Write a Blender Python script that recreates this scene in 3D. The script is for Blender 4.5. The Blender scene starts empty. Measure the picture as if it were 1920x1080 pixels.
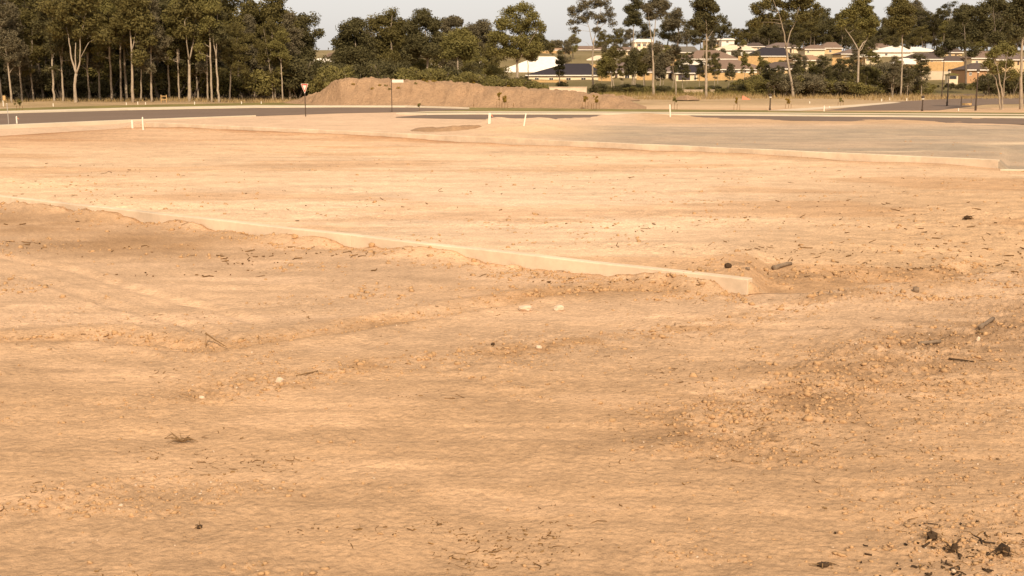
import bpy, math, random
import numpy as np
from mathutils import Vector, Matrix
R = math.radians
random.seed(7); rng = np.random.default_rng(7)
sc = bpy.context.scene
C = sc.collection

# ------------------------------------------------------------------ camera, sky, sun, exposure
F = 2200.0; HC = 4.2; PITCH = math.atan(400.0 / F)      # photo pixels: 1920 x 1080, horizon at y = 140
cam = bpy.data.cameras.new('camera'); cam.sensor_width = 36.0; cam.lens = 36.0 * F / 1920.0
cam.clip_start = 0.1; cam.clip_end = 6000.0
camo = bpy.data.objects.new('camera', cam); C.objects.link(camo)
camo.location = (0, 0, HC); camo.rotation_euler = (math.pi / 2 - PITCH, 0, 0)
sc.camera = camo
SUN_EL, SUN_AZ = R(37), R(-9)      # azimuth: degrees left (minus: right) of straight behind the camera
sdir = Vector((-math.sin(SUN_AZ) * math.cos(SUN_EL), -math.cos(SUN_AZ) * math.cos(SUN_EL), math.sin(SUN_EL)))  # towards the sun
w = bpy.data.worlds.new('World'); sc.world = w; w.use_nodes = True
nt = w.node_tree; nt.nodes.clear()
sky = nt.nodes.new('ShaderNodeTexSky'); sky.sky_type = 'NISHITA'; sky.sun_disc = False
sky.sun_elevation = SUN_EL; sky.sun_rotation = math.atan2(sdir.x, sdir.y)
sky.dust_density = 3.0; sky.air_density = 1.0; sky.ozone_density = 0.6
hsv = nt.nodes.new('ShaderNodeHueSaturation'); hsv.inputs['Saturation'].default_value = 0.35
tint = nt.nodes.new('ShaderNodeMix'); tint.data_type = 'RGBA'; tint.blend_type = 'MULTIPLY'
tint.inputs[0].default_value = 1.0; tint.inputs[7].default_value = (1.0, 0.945, 0.885, 1)
veil = nt.nodes.new('ShaderNodeMix'); veil.data_type = 'RGBA'; veil.inputs[0].default_value = 0.72     # even high haze over the whole sky
veil.inputs[7].default_value = (4.15, 3.93, 3.72, 1)
bg = nt.nodes.new('ShaderNodeBackground'); bg.inputs[1].default_value = 0.15
out = nt.nodes.new('ShaderNodeOutputWorld')
nt.links.new(sky.outputs[0], hsv.inputs['Color']); nt.links.new(hsv.outputs[0], tint.inputs[6])
nt.links.new(tint.outputs[2], veil.inputs[6]); nt.links.new(veil.outputs[2], bg.inputs[0]); nt.links.new(bg.outputs[0], out.inputs[0])
sl = bpy.data.lights.new('sun', 'SUN'); sl.energy = 3.3; sl.angle = R(0.53); sl.color = (1.0, 0.86, 0.68)
so = bpy.data.objects.new('sun', sl); C.objects.link(so); so.rotation_euler = sdir.to_track_quat('Z', 'Y').to_euler()
sc.view_settings.view_transform = 'Standard'; sc.view_settings.look = 'None'
sc.view_settings.exposure = 0.45; sc.view_settings.gamma = 1.0

# ------------------------------------------------------------------ pixel <-> world
cp, sp = math.cos(PITCH), math.sin(PITCH)
def ray(px, py):
    a, b = (px - 960) / F, -(py - 540) / F
    return Vector((a, cp + b * sp, -sp + b * cp))
def G(px, py, z=0.0):
    d = ray(px, py); t = (z - HC) / d.z
    return Vector((0, 0, HC)) + d * t
def D(px, py, Y):
    d = ray(px, py); t = Y / d.y
    return Vector((0, 0, HC)) + d * t
def to_px(X, Y, Z):
    Z = Z - HC
    dep = Y * cp - Z * sp; up = Y * sp + Z * cp
    return 960 + F * X / dep, 540 - F * up / dep
def ppm(Y): return F / (Y * cp + 0.0)

# ------------------------------------------------------------------ noise
def _h(ix, iy, s):
    n = (ix.astype(np.int64) * 374761393 + iy.astype(np.int64) * 668265263 + s * 1442695041) & 0xffffffff
    n = ((n ^ (n >> 13)) * 1274126177) & 0xffffffff
    return ((n ^ (n >> 16)) & 0xffff) / 65535.0
def vn(x, y, s=0):
    x = np.asarray(x, float); y = np.asarray(y, float)
    ix, iy = np.floor(x), np.floor(y); fx, fy = x - ix, y - iy
    fx = fx * fx * fx * (fx * (fx * 6 - 15) + 10); fy = fy * fy * fy * (fy * (fy * 6 - 15) + 10)
    a, b, c, d = _h(ix, iy, s), _h(ix + 1, iy, s), _h(ix, iy + 1, s), _h(ix + 1, iy + 1, s)
    return (a + (b - a) * fx) * (1 - fy) + (c + (d - c) * fx) * fy
def fbm(x, y, o=4, s=0):
    v = 0; a = 0.5; t = 0
    x = np.asarray(x, float); y = np.asarray(y, float)
    for k in range(o):
        v = v + a * vn(x, y, s + k * 17); t += a; a *= 0.5
        x, y = x * 2.03 * 0.96 + y * 0.55 + 13.1, y * 2.03 * 0.96 - x * 0.27 + 7.7
    return v / t - 0.5
def ss(a, b, x):
    t = np.clip((np.asarray(x, float) - a) / (b - a), 0, 1); return t * t * (3 - 2 * t)
def segdist(X, Y, pts):
    d = np.full(np.shape(X), 1e9)
    for (ax, ay), (bx, by) in zip(pts[:-1], pts[1:]):
        vx, vy = bx - ax, by - ay; t = np.clip(((X - ax) * vx + (Y - ay) * vy) / (vx * vx + vy * vy + 1e-9), 0, 1)
        d = np.minimum(d, np.hypot(X - ax - t * vx, Y - ay - t * vy))
    return d
def GP(pix, z=0.0): return [tuple(G(x, y, z)[:2]) for x, y in pix]

# ------------------------------------------------------------------ terrain: three sheets stepped by two low walls
Z1, Z2 = 0.29, 0.60
L1P = [(-2600, 420), (-1000, 352), (-400, 337), (0, 385), (1400, 553), (1560, 547), (1730, 532), (1920, 505), (2500, 470), (4500, 420)]
L1P[2] = (-400, 385 - 400 * 0.12); L1P[1] = (-1000, 325); L1P[0] = (-2600, 300)
L2P = [(-2600, 292), (-1000, 285), (-400, 273), (0, 255), (275, 238), (1870, 316), (1925, 319), (2500, 335), (4500, 350)]
L1 = [G(x, y, 0) for x, y in L1P]; L2 = [G(x, y, Z1) for x, y in L2P]
def lineY(L, u):
    uu = np.array([p.x / p.y for p in L]); iy = np.array([1 / p.y for p in L])
    return 1.0 / np.interp(u, uu, iy)
W1A, W1B = L1[4], L1[2]                                   # wall 1: open end and far left end
W2A, W2B = L2[5], L2[4]
u1end = W1A.x / W1A.y; u2end = W2A.x / W2A.y; u2cor = W2B.x / W2B.y
CREST = [tuple(p[:2]) for p in L1[4:9]]
RUT = GP([(0, 640), (200, 632), (390, 655), (560, 632), (760, 600), (900, 575), (1010, 556), (1130, 544), (1240, 548)])
RUT2 = GP([(400, 735), (640, 695), (860, 668), (1040, 646), (1250, 622), (1420, 600), (1560, 566), (1730, 548), (1960, 520)])
RUT3 = GP([(1380, 790), (1480, 745), (1600, 702), (1760, 648), (1980, 592)])
LIT1 = GP([(1330, 500), (1500, 492), (1650, 490), (1920, 478)], Z1)
DARKL = GP([(0, 430), (180, 425), (420, 470), (560, 480)])
PALE_T = GP([(-200, 440), (0, 480), (130, 505), (260, 545), (400, 580), (480, 605)])
MUD = [((300, 455), (330, 30)), ((1050, 545), (260, 16)), ((60, 420), (250, 28))]
def near_h(X, Y):
    e = 0.07 * fbm(X * 0.35, Y * 0.35, 3, 1) + 0.06 * fbm(X * 0.9, Y * 1.5, 4, 2)
    rough = 0.35 + 1.3 * ss(0.02, 0.18, fbm(X * 0.5, Y * 0.7, 3, 3))
    for P, wd, am in ((RUT, 0.55, 1.4), (RUT2, 0.55, 1.6), (RUT3, 1.0, 2.6)):
        rough = rough + am * np.exp(-(segdist(X, Y, P) / wd) ** 2)
    e = e + rough * (0.030 * fbm(X * 6, Y * 6, 3, 4) + 0.018 * fbm(X * 17, Y * 17, 2, 5))
    e = e + 0.035 * fbm(X * 0.22, Y * 3.0, 3, 7) * (1 + ss(.12, .4, X / Y))
    bank = ss(.22, .40, X / Y) * ss(0.0, .12, fbm(X * .8, Y * .8, 3, 10) + .06); e = e + bank * (0.05 * fbm(X * 4, Y * 4, 3, 18) + 0.04 * fbm(X * 11, Y * 11, 3, 19))
    d = segdist(X, Y, RUT); e = e - 0.05 * np.exp(-(d / 0.25) ** 2) + 0.05 * np.exp(-((d - 0.55) / 0.25) ** 2)
    u = X / Y; yl = lineY(L1, u); dn = (yl - Y)
    wall = ss(u1end + 0.01, u1end - 0.01, u)
    heap = np.exp(-(dn / 0.9) ** 2) * np.clip(0.125 + 0.42 * fbm(X * 0.55 + 3, Y * 0.55, 3, 6) + 0.16 * fbm(X * 3, Y * 3, 3, 8), 0.0, 0.22)
    heap = heap * ss(u1end - 0.012, u1end - 0.026, u + 0.006 * fbm(X * 3, Y * 3, 2, 20))
    e = e + wall * heap
    r = ss(u1end + 0.03, u1end + 0.10, u)
    e = e + r * (0.13 * np.exp(-((dn - 1.0) / 1.0) ** 2) + 0.06 * ss(9, 1, dn)) * (0.8 + 0.8 * fbm(X * 0.4, Y * 0.4, 2, 9)) * ss(0, 0.5, dn)
    for t in (0.0, 1.5):
        dt = segdist(X, Y, [(a, b - t) for a, b in PALE_T]); e = e - 0.035 * np.exp(-(dt / 0.14) ** 2) + 0.02 * np.exp(-((dt - .28) / 0.1) ** 2)
    return e
def lot_h(X, Y):
    u = X / Y; yl = lineY(L1, u); dn = Y - yl
    right = ss(u1end - 0.002, u1end + 0.02, u)
    base = Z1 * (1 - right) + right * Z1 * ss(0.0, 7.0, dn) - right * 0.10 * np.exp(-((dn - 0.9) / 1.0) ** 2)
    k = ss(0.0, 0.6, dn) * ss(0, 2.0, lineY(L2, u) - Y)
    rough = 0.4 + 1.2 * ss(0.0, 0.2, fbm(X * 0.22, Y * 0.45, 3, 13)) + 1.3 * np.exp(-(segdist(X, Y, LIT1) / 0.8) ** 2)
    e = 0.10 * fbm(X * 0.16, Y * 0.22, 3, 11) + 0.07 * fbm(X * 0.5, Y * 1.0, 3, 12) + rough * (0.05 * fbm(X * 3.2, Y * 4.2, 3, 14) + 0.03 * fbm(X * 9, Y * 9, 2, 15))
    e = e + 0.05 * fbm(X * 0.09, Y * 1.6, 4, 17) + ss(.18, .40, u) * ss(45, 32, Y) * 0.12 * fbm(X * 2.2, Y * 2.6, 4, 19)
    l2 = lineY(L2, u) - Y
    e = e * (0.15 + 0.85 * k) - 0.0
    w2 = ss(u2cor, u2cor + 0.03, u) * ss(u2end, u2end - 0.02, u)
    heap = w2 * np.exp(-(l2 / 0.9) ** 2) * (0.09 + 0.2 * fbm(X * 0.3, Y * 0.3, 3, 16)) * (1 - 0.9 * np.exp(-((u - u2end) / 0.03) ** 2))
    return base + e + heap
HY = [0, 235, 330, 370, 410, 460, 620, 2600]; HZ = [Z2, Z2, 2.7, 7.3, 10.8, 13.4, 15.2, 15.2]
HEAPS = [((965, 246), 90, 9.0, 0.35), ((1010, 238), 60, 7.0, 0.45), ((930, 236), 30, 5.0, 0.42), ((1225, 222), 60, 9, 0.30), ((1120, 232), 80, 8, 0.2), ((1580, 234), 130, 6, 0.16), ((1380, 230), 70, 6, 0.16), ((1800, 240), 130, 6, 0.12), ((330, 192), 90, 6, 0.3), ((150, 194), 90, 6, 0.2), ((60, 196), 80, 6, 0.25)]
HEAPW = [(G(p[0][0], p[0][1], Z2), p[1], p[2], p[3]) for p in HEAPS]
def upper_h(X, Y):
    X = np.asarray(X, float); Y = np.asarray(Y, float)
    u = X / Y; yl = lineY(L2, u); dn = Y - yl
    left = ss(u2cor + 0.0, u2cor - 0.03, u)
    far = np.interp(Y, HY, HZ)
    rise = ss(-0.1, 14.0, dn)
    rightend = ss(u2end, u2end + 0.01, u)
    low = Z1 + (Z2 - Z1) * rise
    z = np.where(Y < 240, Z2, far)
    near = ss(120, 80, Y)
    blend = np.maximum(left, rightend)
    z = z * (1 - blend * near) + np.minimum(low, z) * blend * near
    e = 0
    for c, wpx, dy, hh in HEAPW:
        wx = wpx / ppm(c.y)
        e = e + hh * np.exp(-((X - c.x) / wx) ** 2 - ((Y - c.y) / dy) ** 2) * (0.9 + 1.0 * fbm(X * 0.35, Y * 0.35, 3, 21))
    ymx = np.interp(u, [-.45, -.25, -.1, 0.0], [74, 80, 92, 104]); k = ss(0, 3, dn) * ss(ymx, ymx - 10, Y)
    e = e + k * (0.10 * fbm(X * 0.2, Y * 0.2, 3, 22) + 0.08 * fbm(X * 0.9, Y * 0.9, 3, 23))
    e = e + ss(150, 175, Y) * 0.7 * fbm(X * 0.05, Y * 0.05, 3, 24) * ss(1200, 300, Y)
    return z + e
def ground(X, Y):
    X = np.atleast_1d(np.asarray(X, float)); Y = np.atleast_1d(np.asarray(Y, float))
    u = X / Y; a = lineY(L1, u); b = lineY(L2, u)
    return np.where(Y < a, near_h(X, Y), np.where(Y < b, lot_h(X, Y), upper_h(X, Y)))
def gz(X, Y): return float(ground(X, Y)[0])
def hit(px, py):
    d = ray(px, py); Y = np.geomspace(6, 1400, 6000); t = Y / d.y
    z = HC + t * d.z; g = ground(d.x * t, Y); i = int(np.argmax(z < g))
    if z[i] >= g[i]: i = len(Y) - 1
    return Vector((d.x * t[i], Y[i], g[i]))

# ------------------------------------------------------------------ object helpers
def mesh(name, v, f, smooth=False):
    m = bpy.data.meshes.new(name)
    if isinstance(f, np.ndarray):
        n = f.shape[1]; m.vertices.add(len(v)); m.vertices.foreach_set('co', np.asarray(v, np.float32).ravel())
        m.loops.add(f.size); m.loops.foreach_set('vertex_index', f.astype(np.int32).ravel())
        m.polygons.add(len(f)); m.polygons.foreach_set('loop_start', np.arange(0, f.size, n, dtype=np.int32))
        m.polygons.foreach_set('loop_total', np.full(len(f), n, np.int32)); m.update(calc_edges=True); m.validate()
    else:
        m.from_pydata([tuple(p) for p in v], [], f); m.update()
    if smooth: m.polygons.foreach_set('use_smooth', [True] * len(m.polygons))
    return m
def obj(name, m, mat=None, parent=None, loc=None):
    o = bpy.data.objects.new(name, m); C.objects.link(o)
    if mat is not None:
        m.materials.clear(); m.materials.append(mat)
    if parent is not None: o.parent = parent
    if loc is not None: o.location = loc
    return o
def empty(name, loc, rz=0):
    o = bpy.data.objects.new(name, None); C.objects.link(o); o.location = loc; o.rotation_euler = (0, 0, rz); o.empty_display_size = 0.2
    return o
def tag(o, label=None, cat=None, group=None, kind=None):
    for k, x in (('label', label), ('category', cat), ('group', group), ('kind', kind)):
        if x: o[k] = x
    return o
class MB:
    def __init__(s): s.v = []; s.f = []
    def add(s, v, f):
        n = len(s.v); s.v += [tuple(p) for p in v]; s.f += [tuple(i + n for i in q) for q in f]; return s
    def box(s, x0, x1, y0, y1, z0, z1):
        return s.add([(x0, y0, z0), (x1, y0, z0), (x1, y1, z0), (x0, y1, z0), (x0, y0, z1), (x1, y0, z1), (x1, y1, z1), (x0, y1, z1)],
                     [(0, 3, 2, 1), (4, 5, 6, 7), (0, 1, 5, 4), (1, 2, 6, 5), (2, 3, 7, 6), (3, 0, 4, 7)])
    def tube(s, pts, rad, n=8, cap=True):
        P = [Vector(p) for p in pts]; rings = []; ref = Vector((0.3, 1, 0.1)).normalized()
        for i, p in enumerate(P):
            d = (P[min(i + 1, len(P) - 1)] - P[max(i - 1, 0)]).normalized()
            a = d.cross(ref)
            if a.length < 0.05: a = d.cross(Vector((1, 0, 0)))
            a.normalize(); b = d.cross(a); r = rad[i] if hasattr(rad, '__len__') else rad
            rings.append([p + (a * math.cos(2 * math.pi * k / n) + b * math.sin(2 * math.pi * k / n)) * r for k in range(n)])
        v = [q for rg in rings for q in rg]; f = []
        for i in range(len(P) - 1):
            for k in range(n): f.append((i * n + k, i * n + (k + 1) % n, (i + 1) * n + (k + 1) % n, (i + 1) * n + k))
        if cap: f.append(tuple(range(n))[::-1]); f.append(tuple((len(P) - 1) * n + k for k in range(n)))
        return s.add(v, f)
    def prism(s, poly, y0, y1):          # polygon in xz extruded along y
        n = len(poly); v = [(x, y0, z) for x, z in poly] + [(x, y1, z) for x, z in poly]
        return s.add(v, [tuple(range(n)), tuple(range(2 * n - 1, n - 1, -1))] + [(k, k + n, (k + 1) % n + n, (k + 1) % n) for k in range(n)])
    def build(s, name, mat, parent=None, loc=None, smooth=False, bevel=0):
        o = obj(name, mesh(name, s.v, s.f, smooth), mat, parent, loc)
        if bevel:
            b = o.modifiers.new('bevel', 'BEVEL'); b.width = bevel; b.segments = 2; b.limit_method = 'ANGLE'
        return o

# ------------------------------------------------------------------ materials
def mat(name, col, rough=0.9, vary=0.25, scale=3.0, bump=0.0, bscale=30.0, spec=0.2, coords='Object', attr=None, fine=0.0, transl=0.0):
    m = bpy.data.materials.new(name); m.use_nodes = True; t = m.node_tree; b = t.nodes['Principled BSDF']
    b.inputs['Roughness'].default_value = rough; b.inputs['Specular IOR Level'].default_value = spec
    tc = t.nodes.new('ShaderNodeTexCoord')
    n = t.nodes.new('ShaderNodeTexNoise'); n.inputs['Scale'].default_value = scale; n.inputs['Detail'].default_value = 5; n.inputs['Roughness'].default_value = 0.65
    t.links.new(tc.outputs[coords], n.inputs['Vector'])
    mr = t.nodes.new('ShaderNodeMapRange'); mr.inputs[1].default_value = 0.25; mr.inputs[2].default_value = 0.75
    mr.inputs[3].default_value = 1 - vary; mr.inputs[4].default_value = 1 + vary
    t.links.new(n.outputs['Fac'], mr.inputs[0])
    mx = t.nodes.new('ShaderNodeMix'); mx.data_type = 'RGBA'; mx.blend_type = 'MULTIPLY'; mx.inputs[0].default_value = 1
    if attr:
        a = t.nodes.new('ShaderNodeAttribute'); a.attribute_name = attr; t.links.new(a.outputs['Color'], mx.inputs[6])
    else: mx.inputs[6].default_value = (*col, 1)
    t.links.new(mr.outputs[0], mx.inputs[7]); last = mx.outputs[2]
    if fine:
        n2 = t.nodes.new('ShaderNodeTexNoise'); n2.inputs['Scale'].default_value = scale * 9; n2.inputs['Detail'].default_value = 6; n2.inputs['Roughness'].default_value = 0.75
        t.links.new(tc.outputs[coords], n2.inputs['Vector'])
        mr2 = t.nodes.new('ShaderNodeMapRange'); mr2.inputs[1].default_value = 0.3; mr2.inputs[2].default_value = 0.7
        mr2.inputs[3].default_value = 1 - fine; mr2.inputs[4].default_value = 1 + fine
        t.links.new(n2.outputs['Fac'], mr2.inputs[0])
        mx2 = t.nodes.new('ShaderNodeMix'); mx2.data_type = 'RGBA'; mx2.blend_type = 'MULTIPLY'; mx2.inputs[0].default_value = 1
        t.links.new(last, mx2.inputs[6]); t.links.new(mr2.outputs[0], mx2.inputs[7]); last = mx2.outputs[2]
    t.links.new(last, b.inputs['Base Color'])
    if bump:
        n3 = t.nodes.new('ShaderNodeTexNoise'); n3.inputs['Scale'].default_value = bscale; n3.inputs['Detail'].default_value = 5
        t.links.new(tc.outputs[coords], n3.inputs['Vector'])
        bp = t.nodes.new('ShaderNodeBump'); bp.inputs['Strength'].default_value = bump; bp.inputs['Distance'].default_value = 0.02
        t.links.new(n3.outputs['Fac'], bp.inputs['Height']); t.links.new(bp.outputs[0], b.inputs['Normal'])
    if transl:
        tr = t.nodes.new('ShaderNodeBsdfTranslucent'); t.links.new(last, tr.inputs[0])
        ms = t.nodes.new('ShaderNodeMixShader'); ms.inputs[0].default_value = transl
        t.links.new(b.outputs[0], ms.inputs[1]); t.links.new(tr.outputs[0], ms.inputs[2])
        t.links.new(ms.outputs[0], t.nodes['Material Output'].inputs[0])
    return m
M = {}
M['soil'] = mat('soil', None, 0.95, 0.10, 1.6, 1.0, 11, 0.05, attr='soil', fine=0.20)
def crisp(m, bs, dist, grain):            # finer second relief and grain for bare soil
    t = m.node_tree; b = t.nodes['Principled BSDF']; bump1 = b.inputs['Normal'].links[0].from_node; bump1.inputs['Distance'].default_value = dist
    tc = [n for n in t.nodes if n.type == 'TEX_COORD'][0]
    n = t.nodes.new('ShaderNodeTexNoise'); n.inputs['Scale'].default_value = bs; n.inputs['Detail'].default_value = 7; n.inputs['Roughness'].default_value = 0.8
    t.links.new(tc.outputs['Object'], n.inputs['Vector'])
    b2 = t.nodes.new('ShaderNodeBump'); b2.inputs['Strength'].default_value = 0.9; b2.inputs['Distance'].default_value = dist * .5
    t.links.new(n.outputs['Fac'], b2.inputs['Height']); t.links.new(bump1.outputs[0], b2.inputs['Normal']); t.links.new(b2.outputs[0], b.inputs['Normal'])
    src = b.inputs['Base Color'].links[0].from_socket
    cr = t.nodes.new('ShaderNodeMapRange'); cr.inputs[1].default_value = .30; cr.inputs[2].default_value = .47; cr.inputs[3].default_value = 1 - grain; cr.inputs[4].default_value = 1.03
    t.links.new(n.outputs['Fac'], cr.inputs[0])
    mx = t.nodes.new('ShaderNodeMix'); mx.data_type = 'RGBA'; mx.blend_type = 'MULTIPLY'; mx.inputs[0].default_value = 1
    t.links.new(src, mx.inputs[6]); t.links.new(cr.outputs[0], mx.inputs[7]); t.links.new(mx.outputs[2], b.inputs['Base Color'])
crisp(M['soil'], 13, .045, .30)
M['soil_far'] = mat('soil_far', None, 0.95, 0.10, 0.6, 0.4, 6, 0.1, attr='soil', fine=0.12)
crisp(M['soil_far'], 8, .12, .32)
M['concrete'] = mat('concrete', (0.60, 0.445, 0.295), 0.9, 0.25, 0.7, 0.25, 60, 0.2, fine=0.06)
M['mound'] = mat('mound', (0.37, 0.222, 0.12), 0.95, 0.16, 0.5, 0.9, 3.5, 0.1, fine=0.14)
crisp(M['mound'], 2.2, .3, .35)
M['asphalt'] = mat('asphalt', (0.165, 0.105, 0.066), 0.9, 0.12, 0.15, 0.2, 40, 0.25, fine=0.08)
M['kerb'] = mat('kerb', (0.60, 0.48, 0.33), 0.9, 0.12, 0.5)
M['path'] = mat('path', (0.58, 0.44, 0.29), 0.9, 0.12, 0.4)
M['verge'] = mat('verge', (0.19, 0.145, 0.04), 0.95, 0.45, 0.35, fine=0.3)
M['clod'] = mat('clod', (0.43, 0.25, 0.118), 0.95, 0.25, 9, 0.4, 60, 0.1)
M['pebble'] = mat('pebble', (0.52, 0.37, 0.24), 0.9, 0.25, 12, 0.3, 60, 0.15)
M['white_stone'] = mat('white_stone', (0.58, 0.42, 0.28), 0.9, 0.12, 9, 0.3, 40)
M['litter'] = mat('litter', (0.17, 0.085, 0.025), 0.9, 0.5, 5)
M['chip'] = mat('chip', (0.27, 0.15, 0.055), 0.9, 0.5, 5)
M['charred'] = mat('charred', (0.06, 0.034, 0.016), 0.9, 0.4, 14, 0.6, 60)
M['grey_wood'] = mat('grey_wood', (0.21, 0.142, 0.088), 0.9, 0.35, 16, 0.6, 70)
M['twig'] = mat('twig', (0.20, 0.115, 0.05), 0.9, 0.3, 20)
M['bark'] = mat('bark', (0.34, 0.255, 0.17), 0.9, 0.40, 1.2, 0.3, 8, fine=0.15)
M['bark_dark'] = mat('bark_dark', (0.17, 0.125, 0.085), 0.95, 0.35, 1.2, 0.3, 8)
M['leaf'] = mat('leaf', (0.125, 0.096, 0.027), 0.75, 0.35, 0.55, transl=0.15)
M['leaf_dark'] = mat('leaf_dark', (0.092, 0.074, 0.026), 0.75, 0.35, 0.5, transl=0.12)
M['leaf_light'] = mat('leaf_light', (0.18, 0.145, 0.04), 0.75, 0.35, 0.6, transl=0.2)
M['leaf_grey'] = mat('leaf_grey', (0.145, 0.113, 0.058), 0.75, 0.35, 0.6, transl=0.15)
M['shrub'] = mat('shrub', (0.165, 0.130, 0.036), 0.8, 0.4, 0.6, transl=0.12)
M['sapling'] = mat('sapling', (0.30, 0.19, 0.03), 0.8, 0.3, 3, transl=0.3)
M['dry_grass'] = mat('dry_grass', (0.30, 0.20, 0.085), 0.95, 0.3, 0.5)
M['white_paint'] = mat('white_paint', (0.70, 0.60, 0.46), 0.6, 0.08, 5)
M['red_paint'] = mat('red_paint', (0.42, 0.07, 0.045), 0.5, 0.1, 4)
M['dark_metal'] = mat('dark_metal', (0.06, 0.035, 0.018), 0.5, 0.2, 3, spec=0.4)
M['grey_metal'] = mat('grey_metal', (0.40, 0.33, 0.26), 0.4, 0.1, 3, spec=0.5)
M['orange'] = mat('orange', (0.65, 0.22, 0.12), 0.6, 0.15, 3)
M['timber'] = mat('timber', (0.52, 0.315, 0.13), 0.85, 0.2, 1.3, fine=0.15)
M['window'] = mat('window', (0.035, 0.030, 0.030), 0.15, 0.2, 1, spec=0.6)
for k, c in {'cream': (0.72, 0.56, 0.35), 'white': (0.80, 0.70, 0.56), 'pinkish': (0.60, 0.40, 0.25), 'brick': (0.46, 0.25, 0.12), 'tan': (0.60, 0.41, 0.21)}.items():
    M['wall_' + k] = mat('wall_' + k, c, 0.9, 0.08, 0.6)
for k, c in {'navy': (0.034, 0.026, 0.028), 'brown': (0.20, 0.125, 0.083), 'greybrown': (0.17, 0.115, 0.088), 'white': (0.80, 0.68, 0.53), 'pale': (0.70, 0.52, 0.34), 'sage': (0.15, 0.12, 0.085), 'dark': (0.10, 0.066, 0.048), 'terracotta': (0.33, 0.19, 0.105)}.items():
    M['roof_' + k] = mat('roof_' + k, c, 0.8, 0.12, 0.8, 0.3, 4, fine=0.1)
M['garage_navy'] = mat('garage_navy', (0.07, 0.052, 0.055), 0.6, 0.05, 1)

# ------------------------------------------------------------------ ground sheets
def soil_near(X, Y, Z):
    px, py = to_px(X, Y, Z)
    base = np.array([0.51, 0.322, 0.186])
    c = np.ones((len(X), 3)) * base
    tone = 1 + 0.22 * fbm(X * 0.25, Y * 0.45, 3, 31) + 0.30 * fbm(X * 0.6, Y * 2.6, 4, 32) + 0.26 * fbm(X * 5, Y * 6, 3, 33)
    c *= tone[:, None]
    pale = ss(0.08, 0.22, fbm(X * 0.35, Y * 1.0, 4, 34)) * 0.16
    c = c * (1 + pale[:, None] * np.array([1.0, 1.05, 1.2]))
    wet = np.zeros(len(X))
    for (mx, my), (rx, ry) in MUD:
        wet = np.maximum(wet, np.exp(-((px - mx) / rx) ** 2 - ((py - my) / ry) ** 2))
    wet = wet * (0.8 + 1.2 * fbm(X * 0.6, Y * 0.6, 3, 35))
    c = c * (1 - np.clip(wet, 0, 1)[:, None] * np.array([.27, .33, .42]))
    rut = np.exp(-(segdist(X, Y, RUT) / 0.55) ** 2) * (0.7 + 1.4 * fbm(X * 1.5, Y * 1.5, 3, 36))
    c = c * (1 - np.clip(rut, 0, 1)[:, None] * np.array([.14, .21, .32]))
    r2 = np.exp(-(segdist(X, Y, RUT2) / .5) ** 2) * ss(-0.12, 0.12, fbm(X * 1.8, Y * 2.4, 3, 38)); c = c * (1 - np.clip(r2, 0, 1)[:, None] * np.array([.13, .19, .28]))
    r3 = np.exp(-(segdist(X, Y, RUT3) / 1.3) ** 2) * ss(-0.2, 0.1, fbm(X * 1.6, Y * 2.0, 4, 37))
    c = c * (1 - np.clip(r3, 0, 1)[:, None] * np.array([.27, .31, .36]))
    pt = np.exp(-(segdist(X, Y, PALE_T) / 0.16) ** 2); c *= (1 + 0.13 * pt)[:, None]
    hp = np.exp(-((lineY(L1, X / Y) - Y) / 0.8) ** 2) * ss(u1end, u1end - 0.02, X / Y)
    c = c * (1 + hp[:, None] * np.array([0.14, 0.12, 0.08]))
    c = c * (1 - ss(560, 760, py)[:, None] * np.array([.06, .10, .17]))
    return c
def soil_lot(X, Y, Z):
    px, py = to_px(X, Y, Z)
    c = np.ones((len(X), 3)) * np.array([0.62, 0.405, 0.238])
    tone = 1 + 0.20 * fbm(X * 0.10, Y * 0.25, 3, 41) + 0.34 * fbm(X * 0.30, Y * 1.2, 4, 42) + 0.30 * fbm(X * 2.5, Y * 3.5, 3, 43)
    c *= tone[:, None]
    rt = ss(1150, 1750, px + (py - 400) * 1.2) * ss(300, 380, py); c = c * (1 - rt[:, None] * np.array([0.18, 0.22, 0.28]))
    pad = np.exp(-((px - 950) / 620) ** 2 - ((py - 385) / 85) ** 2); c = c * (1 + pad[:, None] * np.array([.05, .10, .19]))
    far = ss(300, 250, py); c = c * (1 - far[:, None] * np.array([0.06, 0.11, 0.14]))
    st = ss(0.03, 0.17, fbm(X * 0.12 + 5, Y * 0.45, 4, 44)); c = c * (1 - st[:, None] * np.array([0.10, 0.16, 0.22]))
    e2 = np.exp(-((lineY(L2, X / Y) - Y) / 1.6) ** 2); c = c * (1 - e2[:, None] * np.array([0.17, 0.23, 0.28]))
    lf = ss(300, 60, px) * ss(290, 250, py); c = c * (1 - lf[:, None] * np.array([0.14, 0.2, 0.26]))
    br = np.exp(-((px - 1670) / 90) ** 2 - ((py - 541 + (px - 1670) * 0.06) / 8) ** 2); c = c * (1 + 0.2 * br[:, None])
    l1 = np.exp(-(segdist(X, Y, LIT1) / 0.7) ** 2) * ss(-0.1, 0.15, fbm(X * 1.2, Y * 1.2, 3, 37)); c *= (1 - 0.22 * l1)[:, None]
    return c
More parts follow.
